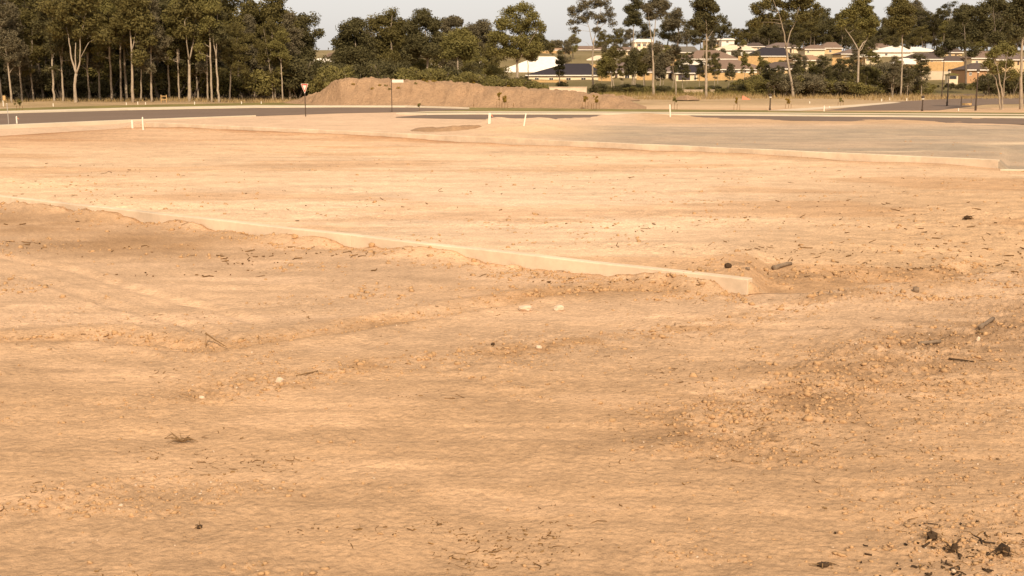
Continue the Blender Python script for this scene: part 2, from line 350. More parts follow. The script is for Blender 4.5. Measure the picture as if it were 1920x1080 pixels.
def soil_up(X, Y, Z):
    px, py = to_px(X, Y, Z)
    c = np.ones((len(X), 3)) * np.array([0.60, 0.395, 0.245])
    tone = 1 + 0.12 * fbm(X * 0.08, Y * 0.12, 3, 51) + 0.16 * fbm(X * 0.3, Y * 0.6, 4, 52) + 0.16 * fbm(X * 1.6, Y * 1.8, 3, 53)
    def mixc(k, col):
        nonlocal c
        k = np.clip(k, 0, 1)[:, None]; c = c * (1 - k) + np.array(col) * k
    g = ss(960, 1150, px + 90 * fbm(X * 0.2, Y * 0.2, 3, 54)) * ss(228, 240, py + 14 * fbm(X * 0.15, Y * 0.3, 3, 55)) * (0.75 + 0.9 * fbm(X * 0.12, Y * 0.5, 4, 56))
    mixc(g * 1.15, (0.36, 0.268, 0.18)); gm = np.clip(g, 0, 1) * ss(0, .2, fbm(X * .7, Y * .5, 4, 60)); mixc(gm * .6, (0.46, 0.325, 0.205))
    bl = ss(0.10, 0.2, fbm(X * 0.06, Y * 0.35, 3, 58)) * ss(1500, 1700, px) * ss(250, 265, py); mixc(bl * 0.8, (0.60, 0.43, 0.27))
    b = ss(1150, 1250, px) * ss(236, 228, py); mixc(b * 0.8, (0.50, 0.305, 0.16))
    br = 0 * np.exp(-((px - 845) / 70) ** 4 - ((py - 241 + (px - 845) * 0.075) / 5.5) ** 4); mixc(br, (0.38, 0.225, 0.115))
    hp = np.exp(-((px - 1000) / 130) ** 2 - ((py - 243) / 12) ** 2); mixc(hp * 0.8, (0.66, 0.43, 0.235))
    far = ss(202, 199, py) * ss(150, 126, Y) ; far = np.maximum(far, ss(128, 134, Y))
    mixc(far, (0.40, 0.265, 0.14))
    ft = ss(0.0, 0.2, fbm(X * 0.08, Y * 0.08, 3, 57)) * ss(128, 134, Y); mixc(ft * 0.6, (0.30, 0.20, 0.09))
    rp = ss(1140, 1200, px) * ss(1700, 1620, px) * ss(150, 135, Y + 0 * X) * 0.8; mixc(rp * ss(128, 131, Y), (0.56, 0.37, 0.21))
    gr = ss(200, 235, Y); mixc(gr, (0.15, 0.11, 0.04)); gr2 = ss(300, 350, Y) * (0.7 + 1.2 * fbm(X * .05, Y * .05, 3, 59)); mixc(gr2, (0.23, 0.165, 0.078))
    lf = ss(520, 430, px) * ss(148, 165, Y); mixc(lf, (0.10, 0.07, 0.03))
    return c * tone[:, None]
def ucols(n, inner=0.55):
    a = np.linspace(-inner, inner, n); o = np.geomspace(inner, 4.0, 26)[1:]
    return np.concatenate([-o[::-1], a, o])
def sheet(name, us, Ya, Yb, nrow, hf, cf, m, extra=None):
    s = np.linspace(0, 1, nrow)[:, None]
    iy = (1 - s) / Ya[None, :] + s / Yb[None, :]
    Y = 1 / iy
    if extra is not None:
        e = np.linspace(extra, 1, 12)[:-1, None] * Ya[None, :]; Y = np.vstack([e, Y])
    Y = np.vstack([Y[:1], Y, Y[-1:]])            # first and last row again: skirts that close the step between sheets
    X = us[None, :] * Y; r, c = Y.shape
    Xf, Yf = X.ravel(), Y.ravel(); Z = hf(Xf, Yf); Z[:c] -= 0.7; Z[-c:] -= 0.7
    idx = np.arange(r * c).reshape(r, c)
    f = np.stack([idx[:-1, :-1], idx[:-1, 1:], idx[1:, 1:], idx[1:, :-1]], -1).reshape(-1, 4)
    me = mesh(name, np.stack([Xf, Yf, Z], 1), f, True)
    at = me.color_attributes.new('soil', 'FLOAT_COLOR', 'POINT')
    col = np.ones((len(Xf), 4), np.float32); col[:, :3] = np.clip(cf(Xf, Yf, Z), 0.02, 0.85); at.data.foreach_set('color', col.ravel())
    o = obj(name, me, m); o['kind'] = 'structure'; return o
us = ucols(820)
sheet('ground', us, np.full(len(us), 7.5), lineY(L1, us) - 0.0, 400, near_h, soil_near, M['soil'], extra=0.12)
us = ucols(760)
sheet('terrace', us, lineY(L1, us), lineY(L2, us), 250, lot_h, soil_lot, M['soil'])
us = ucols(640)
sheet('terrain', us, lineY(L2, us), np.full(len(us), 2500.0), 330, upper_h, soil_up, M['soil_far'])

# ------------------------------------------------------------------ low concrete retaining walls
def low_wall(name, label, A, B, z0, z1, th, seg):
    root = empty(name, (A.x, A.y, z0)); tag(root, label, 'wall', 'low concrete walls between the building lots')
    d = Vector((B.x - A.x, B.y - A.y, 0)); L = d.length; d.normalize(); nrm = Vector((-d.y, d.x, 0))
    if nrm.y > 0: nrm = -nrm                      # towards the camera
    n = max(1, round(L / seg))
    for i in range(n):
        a, b = L * i / n + (0.004 if i else -0.02), L * (i + 1) / n - 0.004
        mb = MB(); zt = z1 - z0 + 0.004 * math.sin(i * 2.1)
        prof = [(0.02, -0.25), (0.02, zt - 0.015), (0.005, zt), (-th, zt), (-th, -0.25)]
        st = max(2, int((b - a) / 0.5)); v = []; f = []
        for k in range(st + 1):
            t = a + (b - a) * k / st
            for (o_, z) in prof:
                j = 0.006 * math.sin(t * 3.1 + z * 9)
                p = d * t + nrm * (o_ + j); v.append((p.x, p.y, z + (0.006 * math.sin(t * 1.3) if z > 0 else 0)))
        m_ = len(prof)
        for k in range(st):
            for q in range(m_): f.append((k * m_ + q, k * m_ + (q + 1) % m_, (k + 1) * m_ + (q + 1) % m_, (k + 1) * m_ + q))
        f.append(tuple(range(m_))[::-1]); f.append(tuple(st * m_ + q for q in range(m_)))
        o = MB().add(v, f).build('concrete_section', M['concrete'], root, bevel=0.012)
low_wall('concrete_wall', 'long low pale concrete wall crossing the lot, half buried in crumbled soil', W1A, W1B, 0.0, Z1 + 0.02, 0.2, 12)
low_wall('concrete_wall', 'low concrete wall with square end in front of the grey gravel lot', W2A, W2B, Z1, Z2 + 0.06, 0.2, 9)
a, b = G(1876, 320, Z1), G(2300, 330, Z1)
low_wall('concrete_edging', 'short flush concrete edging strip beside the gravel lot wall end', a, b, Z1 - 0.02, Z1 + 0.06, 0.2, 4)

# ------------------------------------------------------------------ roads, kerbs, paths and verges
def strip(name, top, bot, m, dz, thick=0.0, kind='structure', z=Z2, sub=24):
    def dens(P):
        out_ = []
        for (a, b) in zip(P[:-1], P[1:]):
            for k in range(sub): t = k / sub; out_.append((a[0] + (b[0] - a[0]) * t, a[1] + (b[1] - a[1]) * t))
        return out_ + [P[-1]]
    T, B_ = dens(top), dens(bot)
    tp = [G(x, y, z) for x, y in T]; bt = [G(x, y, z) for x, y in B_]
    n = len(tp); v = [(p.x, p.y, z + dz) for p in bt] + [(p.x, p.y, z + dz) for p in tp]
    f = [(k, k + 1, n + k + 1, n + k) for k in range(n - 1)]
    if thick:
        v += [(p.x, p.y, z + dz - thick) for p in bt] + [(p.x, p.y, z + dz - thick) for p in tp]
        f += [(2 * n + k, 2 * n + k + 1, k + 1, k) for k in range(n - 1)] + [(n + k, n + k + 1, 3 * n + k + 1, 3 * n + k) for k in range(n - 1)]
        f += [(0, n, 3 * n, 2 * n), (n - 1, 3 * n - 1, 4 * n - 1, 2 * n - 1)]
    o = obj(name, mesh(name, v, f), m); o['kind'] = kind; return o
xsA = [-1400, -400, 0, 240, 480, 640, 760, 880]
farA = [258, 224, 213.5, 207, 202.6, 201.6, 201.8, 204.5]; nearA = [312, 256, 236.5, 226.5, 218, 212.5, 210.3, 207.5]
strip('road', list(zip(xsA, farA)), list(zip(xsA, nearA)), M['asphalt'], 0.02)
def off(ys, d): return [y + d for y in ys]
strip('verge', list(zip(xsA, off(farA, -9.5))), list(zip(xsA, off(farA, -0.6))), M['verge'], 0.03, 0.2)
strip('footpath', list(zip(xsA[:5], off(farA, -4.6)[:5])), list(zip(xsA[:5], off(farA, -2.8)[:5])), M['path'], 0.045)
strip('footpath', [(480, 198), (640, 198), (760, 198.6)], [(480, 199.6), (640, 199.6), (760, 200)], M['path'], 0.045)
strip('kerb', list(zip(xsA, off(farA, -1.4)[:-1] + [204.2])), list(zip(xsA, off(farA, 0.0))), M['kerb'], 0.16, 0.3)
strip('kerb', list(zip(xsA[:5], nearA[:5])), list(zip(xsA[:5], [n_ + d_ for n_, d_ in zip(nearA, (1.4, 1.3, 1.2, .9, .3))])), M['kerb'], 0.10, 0.3)
# right hand road with its verges and path
xsB = [742, 800, 880, 1120, 1440, 1920, 2600, 3600]
kerbB = [219.5, 215.6, 214.8, 215.2, 217.6, 222.0, 230, 246]; nearB = [220.6, 222.0, 223.5, 226.6, 225.6, 233.6, 247, 276]
strip('road', list(zip(xsB, kerbB)), list(zip(xsB, nearB)), M['asphalt'], 0.02)
topB = [212.6, 209.0, 205.8, 206.5, 208.6, 212.0, 218, 230]
strip('verge', list(zip(xsB, topB)), list(zip(xsB, [213.8] + off(kerbB, -0.5)[1:])), M['verge'], 0.03, 0.2)
pB = [212.4, 209.6, 209.4, 210.0, 211.8, 214.8, 221, 234]
strip('footpath', list(zip(xsB, pB)), list(zip(xsB, [212.9] + off(pB, 2.0)[1:])), M['path'], 0.045)
kerbK = [214.2] + kerbB[1:]
strip('kerb', list(zip(xsB, [213.9] + off(kerbB, -1.2)[1:])), list(zip(xsB, off(kerbK, 0.2))), M['kerb'], 0.12, 0.2)
strip('verge', [(880, 202.2), (1120, 204.4), (1440, 207.2)], [(880, 205.9), (1120, 206.6), (1440, 208.7)], M['verge'], 0.026, 0.2)
# side street going back to the houses
strip('road', [(1690, 190.5), (1770, 186), (1850, 184), (1990, 182)], [(1545, 207.5), (1760, 207), (1850, 196), (1990, 194)], M['asphalt'], 0.02)
strip('footpath', [(1440, 207.3), (1560, 199.6), (1670, 191.6)], [(1500, 208), (1600, 201), (1690, 192.4)], M['path'], 0.024)
strip('footpath', [(1745, 179), (1830, 176), (1960, 175)], [(1745, 182), (1840, 180), (1960, 178)], M['asphalt'], 0.02)

# ------------------------------------------------------------------ dirt mounds
def mound(name, label, xs, crest, base, depth, seedv, m=M['mound'], nd=44, sub=7, rough=0.35):
    xx = np.linspace(xs[0], xs[-1], (len(xs) - 1) * sub * 3); cy = np.interp(xx, xs, crest); by = np.interp(xx, xs, base)
    c0 = G((xs[0] + xs[-1]) / 2, np.mean(base), Z2); v = []
    for i, (x, yb) in enumerate(zip(xx, by)):
        p = G(x, yb, Z2); Yc = p.y + depth * 0.45; top = D(x, cy[i], Yc).z - Z2; top = max(0.02, top)
        for k in range(nd + 1):
            t = k / nd; Y = p.y + depth * t; X = (x - 960) / F * (Y / cp) * (p.x / ((x - 960) / F * (p.y / cp)) if abs(x - 960) > 1 else 1)
            prof = ss(0, 0.42, t) * ss(1.0, 0.55, t)
            prof = min(1.0, 1.25 * float(prof) ** 0.9) if prof > 0 else 0
            n_ = float(fbm(X * 0.45, Y * 0.6, 4, seedv)) * rough * 1.5 + float(fbm(X * 1.5, Y * .5, 4, seedv + 3)) * rough * 2.0
            v.append((X - c0.x, Y - c0.y, top * prof + n_ * min(1.0, top) * min(1, prof * 3) - 0.03))
    nx = len(xx); f = [(i * (nd + 1) + k, (i + 1) * (nd + 1) + k, (i + 1) * (nd + 1) + k + 1, i * (nd + 1) + k + 1) for i in range(nx - 1) for k in range(nd)]
    o = obj(name, mesh(name, v, f, True), m, None, (c0.x, c0.y, Z2)); tag(o, label, 'mound'); return o
mound('dirt_mound', 'long brown earth mound beside the road behind the signs', [530, 560, 590, 615, 640, 700, 760, 830, 900, 1000, 1080, 1130, 1160, 1190, 1215], [192, 187, 178, 163, 149, 148, 151, 155, 160, 168, 174, 178, 183, 194, 203], [195, 196, 197.5, 198.5, 199.5, 200, 200.5, 201, 202, 203.5, 204.5, 205, 205.5, 206, 206.5], 17, 61)
M['brown_soil'] = mat('brown_soil', (0.31, 0.185, 0.098), 0.95, 0.2, 0.6, 0.9, 4, 0.1, fine=0.2)  # darker brown than the pale heap beside it
mound('soil_heap', 'low ridge of brown soil left of the ribboned stake', [762, 785, 820, 860, 890, 912, 935], [247, 239.5, 237.5, 235.5, 234, 233.5, 241], [248, 248.5, 249, 248.5, 247, 244.5, 241.5], 3.5, 81, M['brown_soil'], rough=.25, nd=24)
mound('gravel_heap', 'small pale gravel heap right behind the end of the long mound', [1140, 1152, 1168, 1182, 1200], [187, 181, 178, 182, 188], [188, 188.5, 189, 188.5, 188], 8, 71, rough=0.15, nd=20)
mound('soil_heap', 'low soil heap at the foot of the pale trunked trees', [1264, 1276, 1288, 1300, 1312], [186, 180, 178.5, 181, 186.5], [186.5, 187, 187.5, 187, 187], 8, 75, rough=0.15, nd=20)

# ------------------------------------------------------------------ trees
def leaves(centres, rad, per, size, droop=0.35, flat=0.75, r=None):
    r = r or rng
    n = len(centres); N = n * per
    c = np.repeat(np.asarray(centres), per, 0); rr = np.repeat(np.asarray(rad), per)[:, None]
    d = r.normal(size=(N, 3)); d /= np.linalg.norm(d, axis=1)[:, None]
    p = c + d * (r.random((N, 1)) ** 0.45) * rr * np.array([1, 1, flat])
    a = r.normal(size=(N, 3)); a[:, 2] = a[:, 2] * 0.7 - droop; a /= np.linalg.norm(a, axis=1)[:, None]
    b = np.cross(a, d + 0.7 * r.normal(size=(N, 3))); b /= np.linalg.norm(b, axis=1)[:, None] + 1e-9
    s = size * (0.6 + 0.8 * r.random((N, 1)))
    a = a * s; b = b * s * 0.42
    v = np.stack([p - a * 0.5, p + b * 0.5 - a * 0.05, p + a * 0.5, p - b * 0.5 - a * 0.05], 1).reshape(-1, 3)
    return v, np.arange(N * 4).reshape(-1, 4)
def tree_meshes(name, trunks, lobes, leafsize, per, ncl, clr, r, limb_r=0.05, sides=7, flat=0.75, droop=0.35):
    """trunks: polylines [(x,y,z,r)...]; lobes: (x,y,z,rx,ry,rz,weight) -> trunk mesh (with limbs) and crown mesh, local metres"""
    mb = MB(); nodes = []
    for T in trunks:
        P = []; Rr = []
        for k in range(len(T) - 1):
            for q in range(4):
                t = q / 4; P.append([T[k][i] + (T[k + 1][i] - T[k][i]) * t + (r.normal() * 0.03 * (1 if q else 0) if i < 2 else 0) for i in range(3)]); Rr.append(T[k][3] + (T[k + 1][3] - T[k][3]) * t)
        P.append(list(T[-1][:3])); Rr.append(T[-1][3])
        mb.tube(P, Rr, sides); nodes += [(p, q) for p, q in zip(P, Rr)]
    np_ = np.array([n[0] for n in nodes]); nr = np.array([n[1] for n in nodes])
    W = np.array([l[3] * l[4] * l[5] * (l[6] if len(l) > 6 else 1) for l in lobes]) ** 0.72; W = W / W.sum()
    cen = []; cr = []
    for l, wt in zip(lobes, W):
        k = max(2, int(round(ncl * wt)))
        d = r.normal(size=(k, 3)); d /= np.linalg.norm(d, axis=1)[:, None]
        q = d * (0.35 + 0.6 * r.random((k, 1)) ** 0.6)
        pts = np.array(l[:3]) + q * np.array(l[3:6]); cen.append(pts); cr.append(clr * (0.6 + 0.75 * r.random(k)))
        # one limb to the lobe centre
        lc = np.array(l[:3]) - np.array([0, 0, l[5] * 0.2])
        cost = np.linalg.norm(np_ - lc, axis=1) + np.where(np_[:, 2] > lc[2], 50, 0); i = int(np.argmin(cost))
        s = np_[i]; L = np.linalg.norm(lc - s)
        if L > 0.6:
            mid = s + (lc - s) * 0.5 + np.array([r.normal() * .1 * L, r.normal() * .1 * L, 0.04 * L]); r0 = min(nr[i] * 0.6, limb_r + 0.018 * L)
            mb.tube([s, s + (mid - s) * .5, mid, mid + (lc - mid) * .55, lc], [r0, r0 * .85, r0 * .7, r0 * .5, r0 * .35], 5)
            anchors = [mid, mid + (lc - mid) * .55, lc]
        else: anchors = [lc]; r0 = min(nr[i], limb_r)
        for p in pts[: min(len(pts), 10)]:
            a_ = min(anchors, key=lambda q_: np.linalg.norm(q_ - p))
            m2 = a_ + (p - a_) * 0.5 + np.array([0, 0, 0.08 * np.linalg.norm(p - a_)])
            mb.tube([a_, m2, p], [r0 * .4, r0 * .28, r0 * .12], 4, False)
    cen = np.vstack(cen); cr = np.concatenate(cr)
    v, f = leaves(cen, cr, per, leafsize, droop, flat, r)
    return mesh('trunk', mb.v, mb.f, True), mesh('crown', v, f)
def put_tree(name, tm, cm, bark, leaf, loc, label, group=None, sc_=(1, 1, 1), rz=0.0, cat='tree'):
    root = empty(name, loc, rz); root.scale = sc_
    t = obj('trunk', tm, None, root); c = obj('crown', cm, None, root)
    if not tm.materials: tm.materials.append(bark)
    if not cm.materials: cm.materials.append(leaf)
    tag(root, label, cat, group); return root
def hero(label, base, trunks, lobes, bark='bark', leaf='leaf', name='gum_tree', Y=None, ncl=70, per=125, leafsize=0.38, clr=0.92, seedv=1, group=None, depth=0.9, flat=0.75):
    ncl = int(ncl * 1.3); clr *= 1.12
    b = hit(*base) if Y is None else Vector((D(base[0], base[1], Y).x, Y, 0))
    b.z = gz(b.x, b.y); r = np.random.default_rng(seedv); Yb = b.y
    def loc(px, py, dy=0.0):
        p = D(px, py, Yb + dy); return (p.x - b.x, dy, p.z - b.z)
    T = []
    for tr in trunks:
        q = []; off_ = r.normal() * 0.5
        for k, (px, py, rad) in enumerate(tr):
            l = loc(px, py, off_ * k * 0.5 if k and len(trunks) > 1 else 0.0); q.append((*l, rad))
        if tr is trunks[0] or tr[0][1] >= base[1] - 1: q[0] = (q[0][0], q[0][1], min(q[0][2], 0) - 0.3, q[0][3] * 1.25)
        T.append(q)
    pm = ppm(Yb); Lb = []
    for l in lobes:
        cx, cy, rx, ry = l[:4]; dy = (r.random() - 0.5) * 1.2 * max(1.0, rx / pm); p = loc(cx, cy, dy)
        Lb.append((*p, rx / pm, rx / pm * depth, ry / pm, l[4] if len(l) > 4 else 1))
    tm, cm = tree_meshes(name, T, Lb, leafsize, per, ncl, clr, r, flat=flat)
    return put_tree(name, tm, cm, M[bark], M[leaf], b, label, group)

# prototypes for the woods: slender gums 1 unit = metre, about 18 m tall
def proto(seedv, H=18.0, bare=0.42, wid=2.6, fork=2, ncl=60, per=105, leafsize=0.36, clr=0.9, lean=0.5, r0=0.15):
    r = np.random.default_rng(seedv); T = []; lobes = []
    fh = H * (bare + 0.08 * r.normal()); lx, ly = r.normal() * lean, r.normal() * lean
    T.append([(0, 0, -0.4, r0 * 1.3), (lx * .2, ly * .2, fh * .4, r0), (lx * .5, ly * .5, fh, r0 * .8)])
    for k in range(fork):
        a = 2 * math.pi * (k + r.random() * .6) / fork; sp_ = wid * (0.25 + 0.35 * r.random()); top = H * (0.80 + 0.14 * r.random())
        P = [(lx * .5, ly * .5, fh, r0 * .6), (lx * .7 + math.cos(a) * sp_ * .5, ly * .7 + math.sin(a) * sp_ * .5, fh + (top - fh) * .45, r0 * .45), (lx + math.cos(a) * sp_, ly + math.sin(a) * sp_, top, r0 * .15)]
        T.append(P)
        for q in range(3):
            t = 0.35 + 0.32 * q; z = fh + (top - fh) * t
            lobes.append((lx + math.cos(a) * sp_ * (0.4 + t * .7) + r.normal() * wid * .3, ly + math.sin(a) * sp_ * (0.4 + t * .7) + r.normal() * wid * .3, z + r.normal() * .4, wid * (.42 + .25 * r.random()), wid * (.42 + .25 * r.random()), H * (.065 + .04 * r.random())))
    for q in range(6):
        a = r.random() * 6.28; lobes.append((lx + math.cos(a) * wid * .75, ly + math.sin(a) * wid * .75, H * (bare - .06 + .4 * r.random()), wid * .42, wid * .42, H * .055, 0.8))
    lobes.append((lx, ly, H * .94, wid * .5, wid * .5, H * .07))
    return tree_meshes('gum', T, lobes, leafsize, per, ncl, clr, r)
PR = [proto(100 + i, H=18, bare=[.36, .45, .5, .4, .3, .42, .48, .34][i], wid=[2.6, 2.2, 3.1, 2.0, 2.8, 3.3, 2.4, 3.0][i], fork=[2, 3, 2, 2, 3, 3, 2, 4][i], ncl=100, per=105) for i in range(8)]
for i, (t, c) in enumerate(PR):
    t.materials.append(M['bark'] if i % 3 != 2 else M['bark_dark']); c.materials.append(M[['leaf', 'leaf_dark', 'leaf', 'leaf_grey', 'leaf_dark', 'leaf', 'leaf_light', 'leaf_dark'][i]])
def round_proto(seedv, H=10.0, leaf='leaf_dark', wid=4.0, ncl=85, per=105, bare=0.18):
    r = np.random.default_rng(seedv); T = [[(0, 0, -.4, .24), (r.normal() * .2, r.normal() * .2, H * bare, .2), (r.normal() * .4, r.normal() * .4, H * .75, .07)]]
    lobes = []
    for k in range(9):
        a = r.random() * 6.28; q = wid * (.3 + .35 * r.random()); z = H * (.28 + .6 * r.random())
        q *= 1.15 - 0.7 * (z / H) ** 2
        lobes.append((math.cos(a) * q, math.sin(a) * q, z, wid * (.38 + .2 * r.random()), wid * (.38 + .2 * r.random()), H * (.11 + .06 * r.random())))
    lobes.append((0, 0, H * .88, wid * .4, wid * .4, H * .1))
    t, c = tree_meshes('round', T, lobes, .36, per, ncl, .95, r); t.materials.append(M['bark_dark']); c.materials.append(M[leaf]); return t, c
RP = [round_proto(200, leaf='leaf_dark'), round_proto(201, leaf='leaf', wid=4.6), round_proto(202, leaf='leaf_grey', wid=3.6, H=11), round_proto(203, leaf='leaf_light', wid=3.8)]
def bush_proto(seedv, leaf, H=3.0, wid=2.2, ncl=34, per=100):
    r = np.random.default_rng(seedv); T = []
    for k in range(4):
        a = r.random() * 6.28; T.append([(0, 0, -.2, .05), (math.cos(a) * wid * .3, math.sin(a) * wid * .3, H * .4, .035), (math.cos(a) * wid * .6, math.sin(a) * wid * .6, H * .8, .015)])
    lobes = [(math.cos(a) * wid * .45, math.sin(a) * wid * .45, H * (.3 + .35 * r.random()), wid * .5, wid * .5, H * .28) for a in r.random(6) * 6.28] + [(0, 0, H * .62, wid * .5, wid * .5, H * .3)]
    t, c = tree_meshes('bush', T, lobes, .24, per, ncl, .6, r); t.materials.append(M['bark_dark']); c.materials.append(M[leaf]); return t, c
BP = [bush_proto(300, 'shrub'), bush_proto(301, 'leaf_dark', wid=1.8, H=3.4), bush_proto(302, 'leaf_light', wid=2.6, H=2.6), bush_proto(303, 'leaf_grey', wid=1.9, H=3.2)]

def copy_tree(P, name, X, Y, h, H, wscale, label, group, rz=None, cat='tree'):
    k = h / H; return put_tree(name, P[0], P[1], None, None, (X, Y, gz(X, Y) - 0.05), label, group, (k * wscale, k * wscale, k), random.random() * 6.28 if rz is None else rz, cat)
def px_tree(P, name, px, Y, ytop, H, wscale, label, group, cat='tree'):
    X = D(px, 180, Y).x; z = gz(X, Y); h = D(px, ytop, Y).z - z
    return copy_tree(P, name, X, Y, max(1.0, h), H, wscale, label, group, cat=cat)

# ---- left wood: named front trees
hero('gum with pale trunk forking into three upright limbs at the wood edge', (142, 192), [[(142, 192, .20), (140, 165, .17), (143, 138, .17)], [(143, 138, .13), (134, 110, .09), (129, 70, .07), (122, 40, .04)], [(143, 138, .10), (141, 110, .07), (142, 80, .05)], [(143, 138, .13), (150, 115, .08), (150, 75, .06), (162, 20, .03)], [(150, 110, .05), (166, 80, .03)]],
     [(110, 50, 22, 18), (128, 20, 25, 22), (150, 0, 28, 25), (170, 40, 22, 18), (135, -30, 30, 22), (185, 70, 14, 12), (100, 15, 18, 16), (150, 60, 14, 12)], ncl=75, seedv=11)
hero('straight slim gum with tall bare trunk in the dense wood', (249, 192), [[(249, 192, .17), (248, 140, .14), (247, 95, .12), (244, 60, .07), (240, 10, .04)], [(247, 95, .07), (254, 65, .04), (262, 30, .02)]], [(235, 40, 18, 16), (250, 10, 22, 20), (268, 45, 16, 14), (240, -25, 22, 20), (275, 75, 14, 14), (262, 110, 10, 12)], ncl=60, seedv=12)
hero('stout pale trunked gum dividing in a narrow v inside the wood', (355, 190), [[(355, 190, .21), (355, 145, .18), (354, 112, .16)], [(354, 112, .10), (350, 80, .07), (346, 40, .04)], [(355, 112, .11), (362, 82, .08), (366, 30, .05), (364, -20, .03)]], [(345, 55, 20, 16), (365, 25, 24, 20), (385, 60, 18, 15), (335, 20, 20, 18), (360, -15, 26, 22), (375, 85, 14, 12)], ncl=66, seedv=13)
hero('slim gum with long clean trunk leaning slightly to the clearing', (458, 187), [[(458, 187, .15), (459, 120, .12), (461, 60, .09), (466, 15, .03)], [(459, 110, .05), (453, 90, .03)]], [(455, 40, 18, 15), (470, 18, 16, 12), (445, 62, 16, 14), (475, 60, 15, 14), (470, 85, 14, 12)], ncl=55, seedv=14)
hero('many stemmed gum with pale limbs rising like a vase at wood end', (500, 187), [[(500, 187, .20), (500, 152, .18)], [(500, 152, .11), (492, 130, .08), (489, 100, .06), (492, 60, .03)], [(500, 152, .10), (498, 120, .07), (498, 90, .05)], [(500, 152, .11), (505, 130, .08), (508, 85, .05), (512, 40, .03)]],
     [(480, 50, 20, 16), (500, 25, 24, 18), (518, 5, 18, 14), (530, 35, 22, 16), (510, 65, 22, 14), (545, 55, 18, 14), (490, 80, 18, 12), (470, 25, 12, 10)], ncl=90, seedv=15)
hero('gum with dark wide crown closing the right hand end of the wood', (559, 184), [[(559, 184, .15), (559, 130, .12), (556, 90, .08), (550, 45, .04)], [(558, 105, .06), (572, 80, .04), (582, 50, .02)]], [(545, 60, 22, 14), (565, 40, 20, 12), (575, 65, 18, 12), (585, 36, 9, 6), (560, 85, 24, 14), (580, 95, 14, 10), (592, 62, 8, 7), (540, 100, 16, 12), (570, 112, 14, 10)], leaf='leaf_dark', ncl=85, seedv=16)
LOOK = ['pale trunked', 'pale trunked dark leaved', 'dark trunked', 'pale trunked grey leaved', 'pale trunked dense dark leaved', 'dark trunked wide crowned', 'pale trunked light leaved', 'pale trunked broad dark']
LW = 'slender gums of the dense wood left of the earth mound'
fr = [(-20, 4), (4, 2), (22, 3), (42, 3), (63, 0), (82, 5), (101, 1), (118, 4), (168, 0), (186, 3), (210, 6), (226, 2), (237, 6), (264, 1), (283, 3), (300, 5), (318, 4), (336, 6), (372, 0), (389, 3), (397, 6), (410, 1), (430, 5), (446, 2), (478, 3), (512, 0), (530, 6), (543, 3)]
for i, (px, k) in enumerate(fr):
    Y = 152 + 14 * random.random() + (0 if px < 420 else 6); yt = -45 + 60 * random.random()
    if px > 425: yt = 20 + 35 * random.random()
    if 432 < px < 460: yt = 45
    px_tree(PR[k], 'gum_tree', px, Y, yt, 18.5, 0.95 + .25 * random.random(), 'slim ' + LOOK[k] + ' gum standing in the front line of the left wood', 'front line gums of the left wood')
for i in range(92):
    px = -330 + 890 * (i + random.random()) / 92; Y = 170 + 95 * random.random()
    yt = -60 + 75 * random.random() if px < 410 else 30 + 40 * random.random()
    if 425 < px < 470: yt = 55 + 30 * random.random()
    k = random.choice([0, 1, 4, 5, 7, 2, 3])
    px_tree(PR[k], 'gum_tree', px, Y, yt, 18.5, 1.15 + .35 * random.random(), LOOK[k] + ' gum deep inside the left wood behind the front line', LW)
for i in range(60):
    px = -320 + 890 * (i + random.random()) / 60; Y = 176 + 70 * random.random()
    px_tree(RP[random.choice([0, 1, 2])], 'small_tree', px, Y, 62 + 55 * random.random(), 10.5, .95, 'low dark leafy tree filling the shade behind the wood edge trunks', 'low trees inside the left wood')
for i in range(78):
    px = -200 + 780 * (i + random.random()) / 78; Y = 161 + 42 * random.random()
    copy_tree(BP[random.choice([0, 1, 1, 3])], 'understorey_shrub', D(px, 180, Y).x, Y, 2.5 + 4.0 * random.random(), 3.2, 1.1, 'dark undergrowth shrub in the shade of the left wood', 'undergrowth shrubs inside the left wood', cat='shrub')

# ---- centre trees behind the mound
hero('bushy round topped tree just right of the sky gap behind mound', (668, 150), [[(668, 165, .22), (668, 120, .18), (666, 70, .07)], [(667, 110, .09), (690, 80, .04)]], [(645, 80, 18, 18), (655, 55, 16, 14), (670, 48, 16, 12), (680, 80, 20, 18), (640, 105, 14, 14), (665, 105, 20, 16), (690, 110, 18, 16), (650, 125, 18, 10)], leaf='leaf_dark', Y=205, ncl=178, seedv=21, name='broad_tree')
hero('tall gum with high pointed crown above the middle of mound', (735, 150), [[(735, 165, .25), (735, 110, .2), (732, 60, .1), (735, 30, .04)], [(734, 90, .1), (750, 60, .05)]], [(705, 45, 16, 16), (725, 36, 14, 14), (735, 60, 22, 18), (715, 85, 22, 18), (750, 50, 16, 16), (755, 85, 20, 18), (730, 110, 24, 14), (735, 25, 8, 6)], Y=215, ncl=195, seedv=22)
hero('dark gum with twin rounded tops above the long mound', (800, 150), [[(800, 165, .24), (802, 110, .18), (798, 60, .08), (795, 30, .03)], [(801, 95, .1), (815, 65, .05)]], [(775, 50, 14, 18), (790, 30, 14, 11), (808, 45, 16, 14), (820, 70, 14, 14), (785, 80, 22, 18), (810, 95, 20, 12), (770, 100, 16, 16)], leaf='leaf_dark', Y=210, ncl=178, seedv=23)
hero('thin crowned gum tufted above a lighter green tree', (848, 150), [[(848, 160, .16), (850, 100, .12), (848, 60, .05)], [(849, 80, .05), (862, 42, .02)]], [(845, 40, 14, 8), (860, 42, 10, 6), (836, 52, 8, 7), (855, 62, 10, 6), (838, 85, 10, 9)], leaf='leaf_grey', Y=235, ncl=81, clr=.75, seedv=24)
